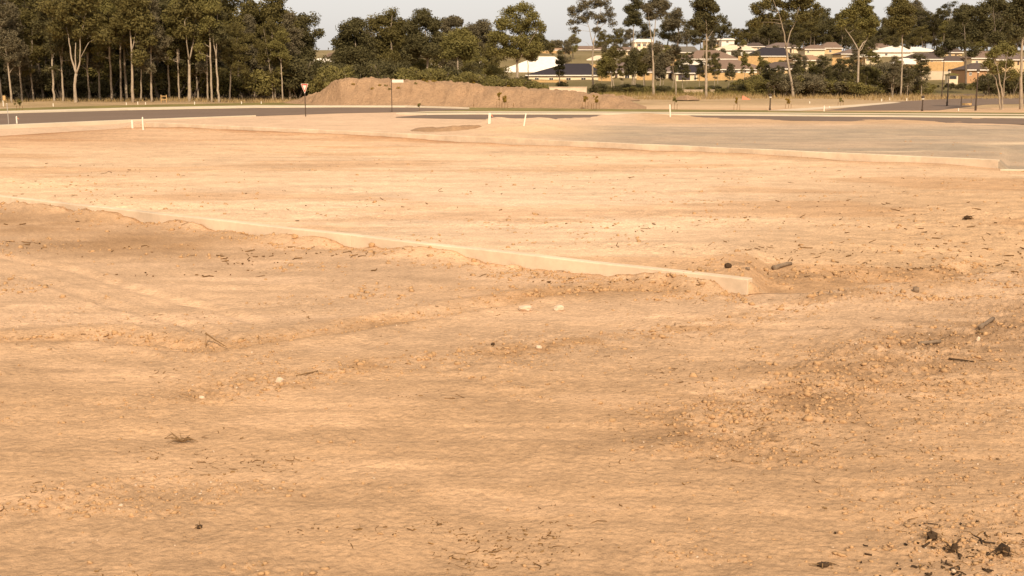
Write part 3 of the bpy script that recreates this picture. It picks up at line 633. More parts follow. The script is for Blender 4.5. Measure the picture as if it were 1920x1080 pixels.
hero('lighter green domed tree beside the terracotta brown roof', (860, 151), [[(860, 160, .14), (858, 115, .12), (856, 85, .05)], [(858, 110, .06), (868, 88, .03)]], [(850, 78, 16, 14), (866, 68, 14, 11), (878, 85, 12, 12), (845, 98, 14, 9), (868, 100, 16, 8)], leaf='leaf_light', Y=190, ncl=119, seedv=25, name='broad_tree')
hero('grey leaved gum with open crown between two denser trees', (905, 150), [[(905, 158, .18), (900, 110, .14), (895, 60, .05)]], [(888, 60, 12, 12), (905, 50, 12, 9), (915, 70, 12, 12), (895, 85, 14, 12), (885, 100, 10, 8), (912, 100, 12, 10)], leaf='leaf_grey', Y=240, ncl=119, seedv=26)
hero('large spreading gum with pale short trunk before the white roof', (970, 163), [[(970, 166, .26), (970, 135, .23), (969, 112, .2)], [(969, 112, .12), (955, 88, .08), (945, 60, .04)], [(969, 112, .13), (976, 80, .09), (978, 40, .05), (980, 18, .03)], [(971, 115, .1), (990, 85, .06), (1008, 55, .03)]],
     [(960, 25, 16, 11), (983, 18, 16, 9), (998, 35, 14, 10), (945, 45, 18, 12), (1008, 52, 13, 9), (975, 50, 22, 14), (935, 70, 18, 14), (960, 80, 22, 14), (990, 75, 20, 13), (945, 98, 18, 11), (975, 100, 18, 9), (920, 90, 10, 9), (1000, 92, 14, 9)], leaf='leaf_light', Y=198, ncl=170, per=125, clr=.78, leafsize=.32, seedv=27)
hero('slender gum with thin trunk beside the large spreading gum', (991, 158), [[(991, 164, .09), (990, 130, .07), (989, 100, .03)]], [(986, 98, 9, 7), (996, 104, 9, 6), (990, 86, 8, 7)], leaf='leaf_light', Y=205, ncl=26, seedv=28)
hero('small dark tree on the skyline right of the spreading gum', (1012, 105), [[(1012, 108, .2), (1012, 80, .08)]], [(1010, 72, 10, 8), (1018, 84, 10, 8), (1004, 85, 8, 7)], leaf='leaf_dark', Y=420, ncl=40, clr=1.3, leafsize=.6, seedv=29, name='broad_tree')
hero('tiny distant domed tree alone in the sky gap', (1042, 96), [[(1042, 97, .2), (1042, 85, .08)]], [(1036, 84, 7, 5), (1047, 82, 7, 5), (1042, 89, 11, 4)], leaf='leaf_grey', Y=520, ncl=40, clr=1.3, leafsize=.7, seedv=30, name='broad_tree')
hero('tall pale trunked gum with airy umbrella crown against sky', (1112, 176), [[(1113, 178, .20), (1111, 140, .16), (1111, 105, .14), (1114, 72, .11)], [(1112, 85, .08), (1104, 50, .05), (1090, 15, .03)], [(1114, 75, .08), (1120, 45, .05), (1128, 10, .03)], [(1112, 95, .05), (1100, 80, .02)], [(1118, 60, .05), (1142, 35, .03)]],
     [(1078, 22, 13, 10), (1095, 10, 14, 10), (1112, 5, 14, 9), (1132, 8, 13, 9), (1143, 25, 11, 9), (1090, 38, 13, 8), (1125, 35, 14, 9), (1105, 28, 12, 8), (1073, 42, 8, 6), (1080, 57, 9, 6), (1148, 42, 8, 6), (1120, 55, 10, 6), (1076, 75, 6, 4)], leaf='leaf_grey', ncl=105, per=95, clr=.6, leafsize=.28, seedv=31)
hero('small layered pine like tree before the dark navy roof', (1049, 165), [[(1049, 168, .12), (1049, 140, .1), (1050, 92, .02)]], [(1050, 98, 3.5, 4), (1050, 108, 6, 3), (1050, 117, 10, 3), (1049, 127, 11, 3), (1050, 137, 8, 3), (1053, 160, 10, 6)], leaf='leaf_dark', Y=238, ncl=60, clr=.5, leafsize=.25, seedv=32, name='pine_tree')
for i, (bx, tx, yt, xw, l) in enumerate([(1147, 1146, 92, 14, 'leaf'), (1158, 1132, 105, 12, 'leaf_light'), (1193, 1186, 98, 12, 'leaf_dark'), (1208, 1204, 102, 10, 'leaf'), (1237, 1240, 105, 14, 'leaf_grey')]):
    hero(['slim young gum with bushy top right of the airy gum', 'leaning young gum with pale green top by brown roof', 'slim dark topped gum before the grey brown roof', 'thin straight gum beside the slim dark topped gum', 'thin gum with sparse greyish foliage before the entry house'][i], (bx, 178), [[(bx, 180, .10), ((bx + tx) / 2, 140, .08), (tx, yt + 5, .03)]], [(tx - xw * .4, yt + 20, xw * .6, 14), (tx + xw * .3, yt + 12, xw * .6, 12), (tx, yt + 32, xw * .7, 10), (tx + xw * .2, yt + 2, xw * .4, 7)], leaf=l, ncl=46, clr=.65, leafsize=.3, seedv=40 + i)
hero('tall twin limbed gum with narrow high crown over the houses', (1225, 180), [[(1225, 182, .2), (1225, 130, .16), (1223, 90, .14)], [(1223, 90, .1), (1219, 55, .07), (1213, 10, .03)], [(1223, 92, .1), (1228, 55, .07), (1232, 5, .03)]], [(1215, 15, 12, 9), (1230, 5, 13, 9), (1244, 10, 10, 8), (1222, 30, 12, 7), (1238, 24, 9, 6), (1225, -10, 14, 9), (1232, 88, 8, 8), (1216, 110, 8, 10)], leaf='leaf_grey', ncl=75, clr=.65, leafsize=.3, seedv=51)
hero('gum with small dense tuft crown left of the twin limbed gum', (1188, 168), [[(1188, 172, .16), (1187, 110, .13), (1188, 60, .08), (1190, 20, .03)]], [(1182, 18, 11, 10), (1196, 8, 10, 9), (1190, 30, 11, 8), (1180, 40, 9, 7), (1188, -6, 10, 8), (1196, 42, 8, 6)], leaf='leaf_dark', Y=275, ncl=65, clr=.8, seedv=52)
hero('tall bare pale trunk with narrow dark crown above brown roofs', (1324, 183), [[(1324, 186, .19), (1324, 130, .16), (1325, 85, .13), (1325, 60, .1), (1322, 10, .04)], [(1324, 75, .05), (1337, 58, .03)], [(1321, 135, .04), (1319, 85, .025)]], [(1308, 12, 11, 10), (1325, 5, 14, 10), (1338, 15, 10, 9), (1318, 32, 14, 10), (1335, 38, 9, 7), (1304, 42, 9, 8), (1322, 50, 14, 7), (1320, -10, 14, 8)], leaf='leaf_dark', ncl=85, clr=.7, seedv=53)
hero('thin bent grey trunk with few leaves before the navy garage', (1268, 179), [[(1268, 181, .13), (1266, 150, .11), (1261, 125, .09), (1262, 100, .05)]], [(1258, 102, 7, 8), (1265, 92, 7, 7), (1250, 115, 6, 8)], leaf='leaf_grey', ncl=22, clr=.6, seedv=54)
hero('big gum with long curving pale trunk rising from the thicket', (1487, 183), [[(1489, 185, .22), (1484, 155, .19), (1478, 120, .17), (1474, 90, .16)], [(1474, 90, .12), (1470, 60, .09), (1462, 30, .05), (1450, 0, .03)], [(1475, 88, .11), (1482, 60, .08), (1490, 45, .06), (1500, 10, .03)]],
     [(1425, 15, 18, 12), (1450, 0, 20, 12), (1480, 10, 18, 12), (1510, 5, 20, 14), (1440, 35, 16, 9), (1505, 30, 16, 10), (1470, 28, 14, 8), (1420, 40, 10, 7), (1535, 18, 12, 10), (1495, -10, 18, 10)], leaf='leaf', ncl=105, clr=.7, leafsize=.3, seedv=55)
hero('gum with wide open v fork and pale trunk above thicket', (1608, 182), [[(1608, 184, .2), (1609, 140, .18), (1610, 95, .17)], [(1610, 95, .12), (1602, 80, .1), (1596, 70, .08), (1585, 55, .05), (1580, 35, .03)], [(1610, 95, .12), (1617, 82, .1), (1625, 75, .07), (1630, 50, .03)], [(1609, 98, .06), (1616, 92, .05), (1627, 70, .03)]],
     [(1590, 30, 14, 11), (1608, 15, 16, 12), (1625, 25, 14, 12), (1638, 40, 11, 9), (1612, 45, 15, 9), (1580, 45, 9, 7), (1618, 2, 14, 9), (1630, 60, 9, 6)], leaf='leaf_light', ncl=95, clr=.65, leafsize=.3, seedv=56)
hero('slender straight gum with pale trunk crossing the white roofs', (1689, 182), [[(1689, 184, .13), (1691, 130, .12), (1692, 85, .1), (1690, 40, .05)], [(1692, 70, .06), (1700, 40, .03)]], [(1678, 20, 14, 10), (1698, 15, 14, 11), (1688, 38, 16, 9), (1672, 45, 10, 8), (1706, 38, 10, 8), (1690, 2, 14, 8), (1695, 58, 10, 7)], leaf='leaf', ncl=85, clr=.7, leafsize=.3, seedv=57)
hero('many stemmed gum with yellowish thin foliage beside the side street', (1878, 206), [[(1879, 210, .10), (1880, 180, .09), (1874, 150, .07), (1870, 125, .05), (1862, 105, .02)], [(1876, 210, .08), (1873, 175, .07), (1868, 150, .05), (1855, 130, .02)], [(1881, 185, .07), (1883, 150, .05), (1886, 120, .03), (1890, 95, .015)]],
     [(1862, 100, 12, 9), (1880, 88, 13, 9), (1895, 98, 11, 9), (1855, 118, 10, 9), (1888, 120, 12, 9), (1870, 130, 10, 8), (1898, 140, 8, 8)], leaf='leaf_light', ncl=80, per=70, clr=.45, leafsize=.2, seedv=58)
hero('tall gum with clean pale trunk right of the yellowish one', (1913, 205), [[(1914, 208, .17), (1914, 150, .15), (1916, 90, .12), (1920, 40, .09), (1926, -10, .05)]], [(1915, 10, 18, 14), (1935, 0, 20, 15), (1900, 30, 14, 12), (1930, 40, 14, 12), (1905, 60, 9, 9)], leaf='leaf_dark', ncl=85, clr=.65, leafsize=.26, seedv=59)
hero('dark trunked gum with heavy crown near the brick walled house', (1866, 170), [[(1866, 172, .2), (1864, 120, .17), (1866, 60, .1), (1862, 15, .04)], [(1865, 75, .08), (1885, 40, .04)]], [(1840, 20, 16, 12), (1865, 8, 18, 12), (1890, 15, 16, 13), (1850, 45, 18, 11), (1880, 48, 16, 11), (1835, 65, 13, 9), (1870, 70, 16, 9)], bark='bark_dark', leaf='leaf_dark', Y=225, ncl=110, clr=.8, seedv=60)
hero('dark gum rising from the hedge beyond the bright orange fence', (1811, 165), [[(1811, 168, .22), (1811, 110, .17), (1808, 50, .06)], [(1811, 95, .08), (1790, 75, .04)]], [(1800, 30, 14, 12), (1818, 22, 14, 12), (1790, 55, 14, 10), (1820, 52, 14, 10), (1785, 82, 14, 10), (1765, 95, 12, 8), (1808, 80, 14, 10), (1822, 98, 10, 9)], bark='bark_dark', leaf='leaf_dark', Y=262, ncl=110, clr=.8, seedv=61)
# ---- distant trees on the ridge and hillside
RG = 'distant trees along the ridge behind the houses'
for i, (px, yt, Y, ws) in enumerate([(1140, 62, 470, .9), (1160, 48, 480, 1.1), (1180, 55, 470, 1.1), (1205, 40, 490, 1.1), (1250, 25, 480, 1.0), (1268, 18, 470, 1.2), (1285, 35, 480, 1.0), (1310, 45, 485, 1.1), (1335, 45, 480, 1.1), (1352, 22, 475, .7), (1372, 48, 480, 1.1), (1390, 55, 485, 1.0), (1410, 42, 490, 1.2)]):
    px_tree(RP[i % 3], 'ridge_tree', px, Y, yt, 10.5, ws, 'dark rounded tree on the ridge above the white houses', RG)
for i in range(64):
    px = 1395 + 620 * (i + random.random()) / 64; Y = 430 + 120 * random.random(); yt = 2 + 36 * random.random()
    P, H = (PR[random.randrange(8)], 18.5) if random.random() < .6 else (RP[random.randrange(3)], 10.5)
    px_tree(P, 'ridge_tree', px, Y, yt, H, 1.15 if H > 12 else .8, 'tall hazy gum in the far wood behind the right hand houses', 'gums of the far wood behind the right hand houses')
for i in range(60):
    px = 1400 + 600 * (i + random.random()) / 60; Y = 440 + 90 * random.random()
    px_tree(RP[random.randrange(3)], 'ridge_tree', px, Y, 34 + 32 * random.random(), 10.5, 1.0, 'low bushy tree under the tall far gums on the right', 'bushy trees under the far gums')
for px, yt, Y in [(618, 95, 470), (627, 91, 490), (640, 70, 450), (700, 75, 430), (760, 70, 440), (830, 82, 450), (880, 75, 440), (925, 68, 450)]:
    px_tree(RP[random.randrange(3)], 'ridge_tree', px, Y, yt, 10.5, 1.0, 'hazy far tree between roofs behind the long mound', 'far trees between roofs behind the mound')
for i in range(22):
    px = 1122 + 320 * (i + random.random()) / 22; Y = 245 + 70 * random.random()
    px_tree(PR[random.choice([0, 3, 4, 6, 1])], 'young_gum', px, Y, 88 + 42 * random.random(), 18.5, 1.15, 'thin young gum screening the front row of houses', 'young gums before the front houses')
# ---- thickets and shrubs
def thicket(xs, yts, Y0, Y1, n, label, group, protos=(0, 1, 2, 3), w=1.0):
    for i in range(n):
        px = xs[0] + (xs[-1] - xs[0]) * (i + random.random()) / n; Y = Y0 + (Y1 - Y0) * random.random()
        yt = np.interp(px, xs, yts) + 10 * random.random(); X = D(px, 180, Y).x; z = gz(X, Y); h = max(.7, D(px, yt, Y).z - z)
        copy_tree(BP[random.choice(protos)], 'shrub', X, Y, h, 3.2, w * min(1.3, 3.0 / max(h, 1.2) + 0.25), label, group, cat='shrub')
for i, (px, yt, Y, k) in enumerate([(640, 70, 232, 0), (690, 58, 238, 2), (715, 62, 228, 1), (765, 55, 236, 0), (785, 66, 226, 2), (828, 66, 238, 1), (872, 62, 242, 0), (890, 84, 232, 3), (920, 78, 240, 1), (838, 96, 215, 2), (895, 112, 212, 0), (925, 116, 208, 3), (655, 100, 215, 3), (705, 98, 214, 0), (748, 96, 216, 1), (790, 104, 215, 3)]):
    px_tree(RP[k], 'broad_tree', px, Y, yt, 10.5, .95 if yt < 90 else 1.15, ['dark', 'mid green', 'grey green', 'light green'][k] + ' leafy tree filling the belt behind the mound shrubs', 'leafy trees of the belt behind the mound')
thicket([575, 600, 640], [112, 104, 116], 165, 185, 16, 'green shrub filling the slope left of the mound top', 'shrubs at the left end of the mound')
thicket([640, 720, 800, 900, 1000], [112, 108, 116, 126, 140], 165, 188, 46, 'low dark shrub peeking over the long mound crest', 'shrubs behind the mound crest', (0, 0, 2, 1), w=1.1)
for px, yt, Y, k in [(590, 105, 190, 3), (612, 112, 200, 3), (880, 118, 195, 1), (760, 110, 200, 0), (700, 118, 200, 1)]:
    px_tree(RP[k], 'small_tree', px, Y, yt, 10.5, 1.0, 'small leafy tree at the back of the mound shrubs', 'small trees at the back of the mound')
thicket([1110, 1250, 1350, 1450], [153, 156, 157, 148], 205, 228, 46, 'low dark hedge shrub below the front row of houses', 'hedge shrubs below the front houses', (1, 1, 0), w=1.15)
thicket([1370, 1400, 1440], [150, 140, 120], 215, 240, 12, 'very dark shrub beside the concrete drain wall', 'dark shrubs left of the thicket', (1, 1, 0))
for i in range(30):
    px = 1432 + 300 * (i + random.random()) / 30; Y = 186 + 45 * random.random()
    px_tree(PR[random.choice([0, 3, 4, 6, 7])], 'young_gum', px, Y, 98 + 38 * random.random(), 18.5, 1.25, 'thin young gum growing among the thicket shrubs', 'young gums in the thicket')
for i in range(46):
    px = random.choice([random.uniform(1000, 1500), random.uniform(1490, 1900), random.uniform(560, 930)]); Y = 338 + 100 * random.random(); X = D(px, 150, Y).x
    copy_tree(RP[random.randrange(4)] if i % 2 else PR[random.randrange(8)], 'estate_tree', X, Y, random.uniform(4.5, 9), 10.5 if i % 2 else 18.5, .85 if i % 2 else 1.4, 'small street tree between the hillside houses', 'street trees among the hillside houses')
thicket([1435, 1480, 1540, 1600, 1640], [132, 126, 134, 146, 150], 188, 235, 40, 'tall thicket shrub around the curving trunked gum', 'thicket shrubs round the big gums', (0, 2, 3), w=1.2)
thicket([1630, 1660, 1700, 1730], [112, 105, 120, 150], 195, 240, 30, 'mixed shrub between the slender straight gum and thicket', 'shrubs by the side street corner', (2, 3, 0))
thicket([1700, 1760, 1830, 1930], [152, 155, 150, 140], 245, 275, 34, 'green garden shrub in the hedge below orange fence', 'garden shrubs below the orange fence', (0, 1, 2), w=.8)
thicket([1840, 1880, 1940], [135, 128, 130], 200, 240, 16, 'dark shrub behind the many stemmed yellowish gum', 'shrubs behind the yellowish gum', (1, 1, 0))
for i in range(26):
    px = 1145 + 330 * (i + random.random()) / 26; Y = 345 + 95 * random.random()
    copy_tree(BP[random.choice([0, 2, 3])], 'garden_shrub', D(px, 150, Y).x, Y, 2 + 2.5 * random.random(), 3.2, .8, 'small garden shrub growing between the terraced houses', 'garden shrubs among the houses', cat='shrub')

# ------------------------------------------------------------------ houses
def house(label, x0, x1, yr, ye, yb, Y, roof, wall, rx=None, depth=11.0, wins=(), doors=(), garage=None, gable=False, name='house', over=0.55, wx=None, fascia='wall_white'):
    wx = wx or (x0 + (x1 - x0) * .04, x1 - (x1 - x0) * .04)
    A, B = D(wx[0], ye, Y), D(wx[1], ye, Y); zb = min(D((x0 + x1) / 2, yb, Y).z, 1e9)
    root = empty(name, ((A.x + B.x) / 2, Y, zb)); o = root.location
    g = min(gz(A.x, Y), gz(B.x, Y), gz(A.x, Y + depth), gz(B.x, Y + depth), zb)
    ze = A.z - zb
    MB().box(A.x - o.x, B.x - o.x, 0, depth, g - zb - 0.5, ze).build('wall', M['wall_' + wall], root)
    E0, E1 = D(x0, ye, Y).x - o.x, D(x1, ye, Y).x - o.x; yf, yk = -over, depth + over
    rx = rx or (x0 + (x1 - x0) * .3, x1 - (x1 - x0) * .3)
    r0, r1 = D(rx[0], yr, Y + depth / 2), D(rx[1], yr, Y + depth / 2); zr = r0.z - zb; q0, q1 = r0.x - o.x, r1.x - o.x; ym = depth / 2
    t = 0.22; e = ze + 0.02
    v = [(E0, yf, e), (E1, yf, e), (E1, yk, e), (E0, yk, e), (E0, yf, e + t), (E1, yf, e + t), (E1, yk, e + t), (E0, yk, e + t), (q0, ym, zr), (q1, ym, zr)]
    MB().add(v, [(0, 3, 2, 1), (4, 5, 9, 8), (6, 7, 8, 9), (5, 6, 9), (7, 4, 8), (0, 1, 5, 4), (1, 2, 6, 5), (2, 3, 7, 6), (3, 0, 4, 7)]).build('roof', M['roof_' + roof], root)
    MB().box(E0 - .02, E1 + .02, yf - .06, yf - .003, e - .05, e + t - .02).build('gutter', M[fascia], root)
    pz = lambda yy: D((x0 + x1) / 2, yy, Y).z - zb
    px_ = lambda xx: D(xx, ye, Y).x - o.x
    def opening(nm, a, b, c, d, m, frame=True):
        X0, X1, Z0, Z1_ = px_(a), px_(b), pz(d), pz(c)
        wn = MB().box(X0, X1, -0.03, 0.05, Z0, Z1_).build(nm, m, root)
        if frame:
            fr_ = MB(); s = .07
            fr_.box(X0 - s, X0, -.06, .04, Z0 - s, Z1_ + s).box(X1, X1 + s, -.06, .04, Z0 - s, Z1_ + s).box(X0, X1, -.06, .04, Z1_, Z1_ + s).box(X0, X1, -.06, .04, Z0 - s, Z0).box((X0 + X1) / 2 - .03, (X0 + X1) / 2 + .03, -.055, -.032, Z0, Z1_)
            fr_.build('frame', M['wall_white'], wn)
    for wv in wins: opening('window', *wv, M['window'])
    for dv in doors: opening('door', *dv, M['roof_dark'], False)
    if garage:
        X0, X1, Z0, Z1_ = px_(garage[0]), px_(garage[1]), pz(garage[3]), pz(garage[2]); gd = MB().box(X0, X1, -.04, .05, Z0, Z1_).build('garage_door', M['garage_navy'], root)
        for k in range(4):
            zz = Z0 + (Z1_ - Z0) * k / 4; MB().box(X0 + .02, X1 - .02, -.06, -.042, zz + .04, zz + (Z1_ - Z0) / 4 - .04).build('door_panel', M['garage_navy'], gd)
    tag(root, label, 'house', 'houses of the new estate'); return root
# front row
house('house with sweeping dark navy hip roof behind the pine like tree', 985, 1135, 119, 142, 160, 330, 'navy', 'cream', rx=(1062, 1104), depth=13, wins=[(1003, 1010, 146, 152), (1030, 1037, 146, 152), (1062, 1070, 146, 153), (1090, 1098, 146, 153)])
house('house with large bright white roof beside the spreading gum', 922, 1082, 106, 139, 158, 348, 'white', 'white', rx=(1008, 1040), depth=16, wins=[(935, 943, 144, 150), (952, 958, 144, 150)], doors=[(964, 968, 143, 156)])
house('house with grey brown roof and arched entry by young gums', 1138, 1272, 115, 136, 150, 335, 'greybrown', 'cream', rx=(1165, 1245), depth=12, wins=[(1172, 1180, 140, 147), (1230, 1235, 140, 146), (1243, 1247, 140, 146)], doors=[(1153, 1158, 138, 150)], garage=(1253, 1268, 139, 150))
house('house with navy roof and navy garage door behind the fence', 1264, 1358, 121.5, 138, 150.5, 326, 'navy', 'cream', rx=(1280, 1318), depth=10, wins=[(1302, 1305, 141, 150)], garage=(1272, 1294, 139.6, 150))
house('long house with brown tile roof behind the tan paling fence', 1326, 1442, 112, 131, 146, 346, 'brown', 'white', rx=(1350, 1382), depth=13, wins=[(1356, 1361, 132, 137), (1368, 1372, 132, 137), (1378, 1383, 132, 137), (1394, 1399, 131.6, 136)])
# second row
house('brown roofed house with white gable wall above the navy roof', 1282, 1386, 94, 111.5, 120, 372, 'brown', 'white', rx=(1308, 1345), depth=12, wins=[(1284.5, 1287.5, 105, 110), (1350, 1355, 113, 116), (1363, 1368, 113, 116)], wx=(1275, 1380))
house('house with sage grey roof at the left of white houses', 1262, 1312, 87, 99, 106, 405, 'sage', 'tan', rx=(1272, 1302), depth=11, wins=[(1280, 1284, 101, 104)])
house('white walled house with pale pitched roof on the hillside', 1340, 1418, 84.5, 94.5, 104, 398, 'pale', 'white', rx=(1362, 1398), depth=11, wins=[(1349, 1356, 98, 100.5), (1386, 1389, 97, 102), (1394, 1397, 97, 102)], doors=[(1371, 1376, 96, 103)])
house('white box shaped upper house at top of the hill', 1352, 1378, 72, 75, 86, 430, 'white', 'white', rx=(1357, 1374), depth=9, wins=[(1362, 1366, 77, 80)])
house('flat white roofed house left of the white box house', 1324, 1354, 72.5, 75.5, 90, 436, 'white', 'tan', rx=(1330, 1350), depth=9, wins=[(1330, 1334, 78, 83), (1340, 1346, 78, 83)])
house('house with dark brown roof right of the white houses', 1400, 1434, 80, 88, 96, 432, 'dark', 'cream', depth=11, wins=[(1420, 1423, 89, 92)])
house('house with blue black roof half hidden by the curving gum', 1406, 1484, 89, 106, 116, 385, 'navy', 'tan', rx=(1430, 1470), depth=12, wins=[(1452, 1457, 108, 112)])
hs = house('two storey pale house with balcony above the young gums', 1188, 1226, 73, 79, 104, 425, 'white', 'cream', rx=(1196, 1220), depth=10, wins=[(1195, 1201, 82, 87), (1206, 1211, 82, 87), (1196, 1202, 93, 98), (1208, 1214, 93, 98)], doors=[(1215, 1218, 92, 100)])
bl = MB(); w0 = D(1190, 92, 425); w1 = D(1213, 92, 425)
bl.box(w0.x - hs.location.x, w1.x - hs.location.x, -1.6, -.01, w0.z - hs.location.z - .2, w0.z - hs.location.z).build('balcony', M['wall_white'], hs)
for k in range(3):
    x = w0.x + (w1.x - w0.x) * k / 2 - hs.location.x; MB().box(x - .08, x + .08, -1.5, -1.34, -1.0, D(1200, 79, 425).z - hs.location.z).build('post', M['wall_white'], hs)
house('long low house with brown roof on the skyline', 1066, 1140, 86, 94, 101, 452, 'brown', 'pinkish', rx=(1085, 1125), depth=12, wins=[(1073, 1078, 95.5, 98.5), (1082, 1088, 95.5, 98.5), (1093, 1098, 95.5, 98.5)])
house('low house with terracotta roof left of the skyline house', 1002, 1068, 90, 94.5, 103, 455, 'terracotta', 'tan', rx=(1020, 1055), depth=11, wins=[(1020, 1024, 97, 100)])
house('tan house glimpsed between young gums below the balcony house', 1100, 1160, 104, 113, 122, 385, 'pale', 'tan', depth=11, wins=[(1112, 1117, 115, 119), (1140, 1145, 115, 119)])
house('cream house with pale roof behind the balcony house gums', 1150, 1200, 88, 95, 110, 412, 'brown', 'cream', depth=10, wins=[(1160, 1164, 98, 103), (1178, 1182, 98, 103)])
# left
house('house with brown hip roof behind the right part of mound', 808, 854, 104, 121, 136, 345, 'brown', 'cream', depth=11, wins=[(815, 820, 125, 130), (840, 843, 124, 129)])
house('house with pale wall and cream roof by the lighter domed tree', 845, 872, 112, 120, 138, 342, 'pale', 'white', depth=10, wins=[(862, 866, 123, 128)])
house('white roofed house behind the big spreading gum', 878, 925, 105, 121, 138, 372, 'white', 'cream', rx=(892, 906), depth=11, wins=[(888, 892, 124, 129), (905, 909, 124, 129)])
house('white roofed house in the gap left of the mound trees', 566, 634, 109, 119, 132, 340, 'white', 'white', rx=(598, 614), depth=11, wins=[(600, 604, 122, 126)])
house('brown roofed house above the white one in the gap', 604, 646, 99, 112, 124, 395, 'brown', 'tan', depth=11, wins=[(615, 619, 115, 118)])
house('far pale roofed house at the skyline gap', 592, 624, 95, 101, 110, 450, 'pale', 'cream', depth=10, wins=[(606, 609, 103, 106)])
for i, (a, b, yr, ye, Y, rf, wl) in enumerate([(655, 690, 108, 120, 345, 'pale', 'cream'), (695, 735, 98, 108, 395, 'white', 'cream'), (738, 775, 106, 118, 350, 'white', 'white')]):
    house(['cream house glimpsed through the bushy round topped tree', 'pale roofed house seen between trunks above the mound', 'white house half hidden behind the tall pointed gum'][i], a, b, yr, ye, ye + 16, Y, rf, wl, depth=10, wins=[(a + 8, a + 12, ye + 4, ye + 9), (b - 14, b - 9, ye + 4, ye + 9)])
# right
house('brown roofed house with sunlit cream wall above the thicket', 1508, 1548, 84, 93, 104, 405, 'brown', 'cream', depth=10, wins=[(1514, 1517, 95, 99)])
house('house with brown hip roof among trees above the thicket', 1538, 1580, 79, 91, 102, 420, 'brown', 'tan', depth=11, wins=[(1555, 1559, 94, 98)])
house('brown roofed house left of the wavy white roofs', 1630, 1672, 81.5, 91, 102, 425, 'brown', 'tan', depth=11, wins=[(1640, 1644, 94, 97)])
house('house with broad white roof behind the slender straight gum', 1636, 1710, 86, 98, 108, 402, 'white', 'white', rx=(1672, 1690), depth=12, wins=[(1660, 1664, 100, 104)])
house('second broad white roofed house beside the first', 1690, 1760, 88, 97, 108, 412, 'white', 'white', rx=(1702, 1722), depth=11, wins=[(1740, 1744, 100, 104)])
house('white low roof house below the broad white roofs', 1598, 1652, 102, 107, 120, 372, 'white', 'cream', depth=10, wins=[(1625, 1629, 110, 114), (1638, 1642, 110, 114)])
house('dark brown roofed house right behind the bright orange fence', 1706, 1768, 99.5, 112, 122, 352, 'dark', 'cream', rx=(1716, 1750), depth=11, wins=[(1722, 1726, 114, 117), (1735, 1739, 114, 117), (1746, 1749, 114, 117)])
house('small white roofed house at the left end of orange fence', 1684, 1724, 109, 120.5, 134, 345, 'white', 'tan', rx=(1693, 1704), depth=10, wins=[(1698, 1703, 123, 127), (1709, 1714, 123, 127)])
house('brown roofed house at right end of the bright orange fence', 1762, 1812, 105, 116, 128, 356, 'dark', 'white', depth=10, wins=[(1775, 1779, 118, 121)])
house('brick walled house with dark roof beyond the side street', 1812, 1852, 118, 132, 146, 300, 'dark', 'brick', depth=11, wins=[(1818, 1822, 136, 141)])
house('pale roofed house half hidden behind the dark trunked gum', 1820, 1880, 96, 110, 125, 350, 'brown', 'cream', depth=11, wins=[(1830, 1834, 114, 119)])

for lb, a_, b_, yr, ye, Yh, rf, wl in [('brown roofed house tucked between balcony house and sage roof', 1228, 1266, 84, 93, 415, 'brown', 'tan'), ('small brown house right of the blue black roof', 1436, 1500, 80, 90, 425, 'greybrown', 'cream'),
        ('grey brown roof showing just above the thicket tops', 1576, 1634, 92, 102, 390, 'greybrown', 'tan'), ('dark roofed house right of the second white roof', 1756, 1806, 88, 99, 405, 'dark', 'tan'), ('brown roof behind the large bright white roof', 930, 1004, 97, 106, 420, 'brown', 'cream'),
        ('tan walled house beside the tall clean trunked gum', 1866, 1926, 100, 113, 345, 'greybrown', 'tan'), ('terracotta roofed house low behind the thicket', 1486, 1540, 103, 114, 350, 'terracotta', 'cream'), ('dark roofed house over the wall end of tan fence', 1432, 1500, 116, 130, 330, 'dark', 'tan')]:
    wd = b_ - a_
    house(lb, a_, b_, yr, ye, ye + 10, Yh, rf, wl, depth=11, wins=[(a_ + wd * .2, a_ + wd * .3, ye + 2.5, ye + 6), (a_ + wd * .45, a_ + wd * .55, ye + 2.5, ye + 6)], doors=[(a_ + wd * .7, a_ + wd * .76, ye + 2, ye + 9)])
# ------------------------------------------------------------------ paling fences
def fence(label, x0, x1, yt, yb, Y, m='timber', Y1=None):
    A = D(x0, yb, Y); B = D(x1, yb, Y1 or Y); zt = D(x0, yt, Y).z; z0 = min(A.z, gz(A.x, A.y), gz(B.x, B.y)) - .2
    root = empty('paling_fence', (A.x, A.y, A.z)); d = Vector((B.x - A.x, B.y - A.y, 0)); L = d.length; ang = math.atan2(d.y, d.x); root.rotation_euler = (0, 0, ang)
    n = max(1, round(L / 2.4)); H = zt - A.z
    for i in range(n):
        mb = MB(); a, b = L * i / n, L * (i + 1) / n; k = max(4, int((b - a) / .13))
        for q in range(k):
            xa = a + (b - a) * q / k; hj = H + random.uniform(-.03, .03)
            mb.box(xa + .004, xa + (b - a) / k - .004, -.01 - .012 * (q % 2), .012 - .012 * (q % 2), z0 - A.z, hj)
        mb.build('paling_panel', M[m], root)
        MB().box(a - .05, a + .05, .03, .13, z0 - A.z, H - .02).build('post', M[m], root)
    MB().box(0, L, .014, .028, H * .75, H * .75 + .09).build('rail', M[m], root)
    tag(root, label, 'fence', 'timber paling fences'); return root
fence('tan paling fence below the long brown tiled house', 1308, 1428, 136.5, 151, 322)
fence('low timber fence below the navy hip roofed house', 994, 1062, 150.5, 161, 312)
fence('timber fence beside the arched entry of grey brown house', 1194, 1226, 138, 151, 331)
fence('pale timber fence between navy hip roof and arched entry house', 1122, 1146, 138, 156, 322)
fence('weathered fence on the slope right of brown gable house', 1384, 1426, 105, 119, 366)
fence('tan fence in front of the terracotta roofed skyline house', 1008, 1072, 95, 109, 430)
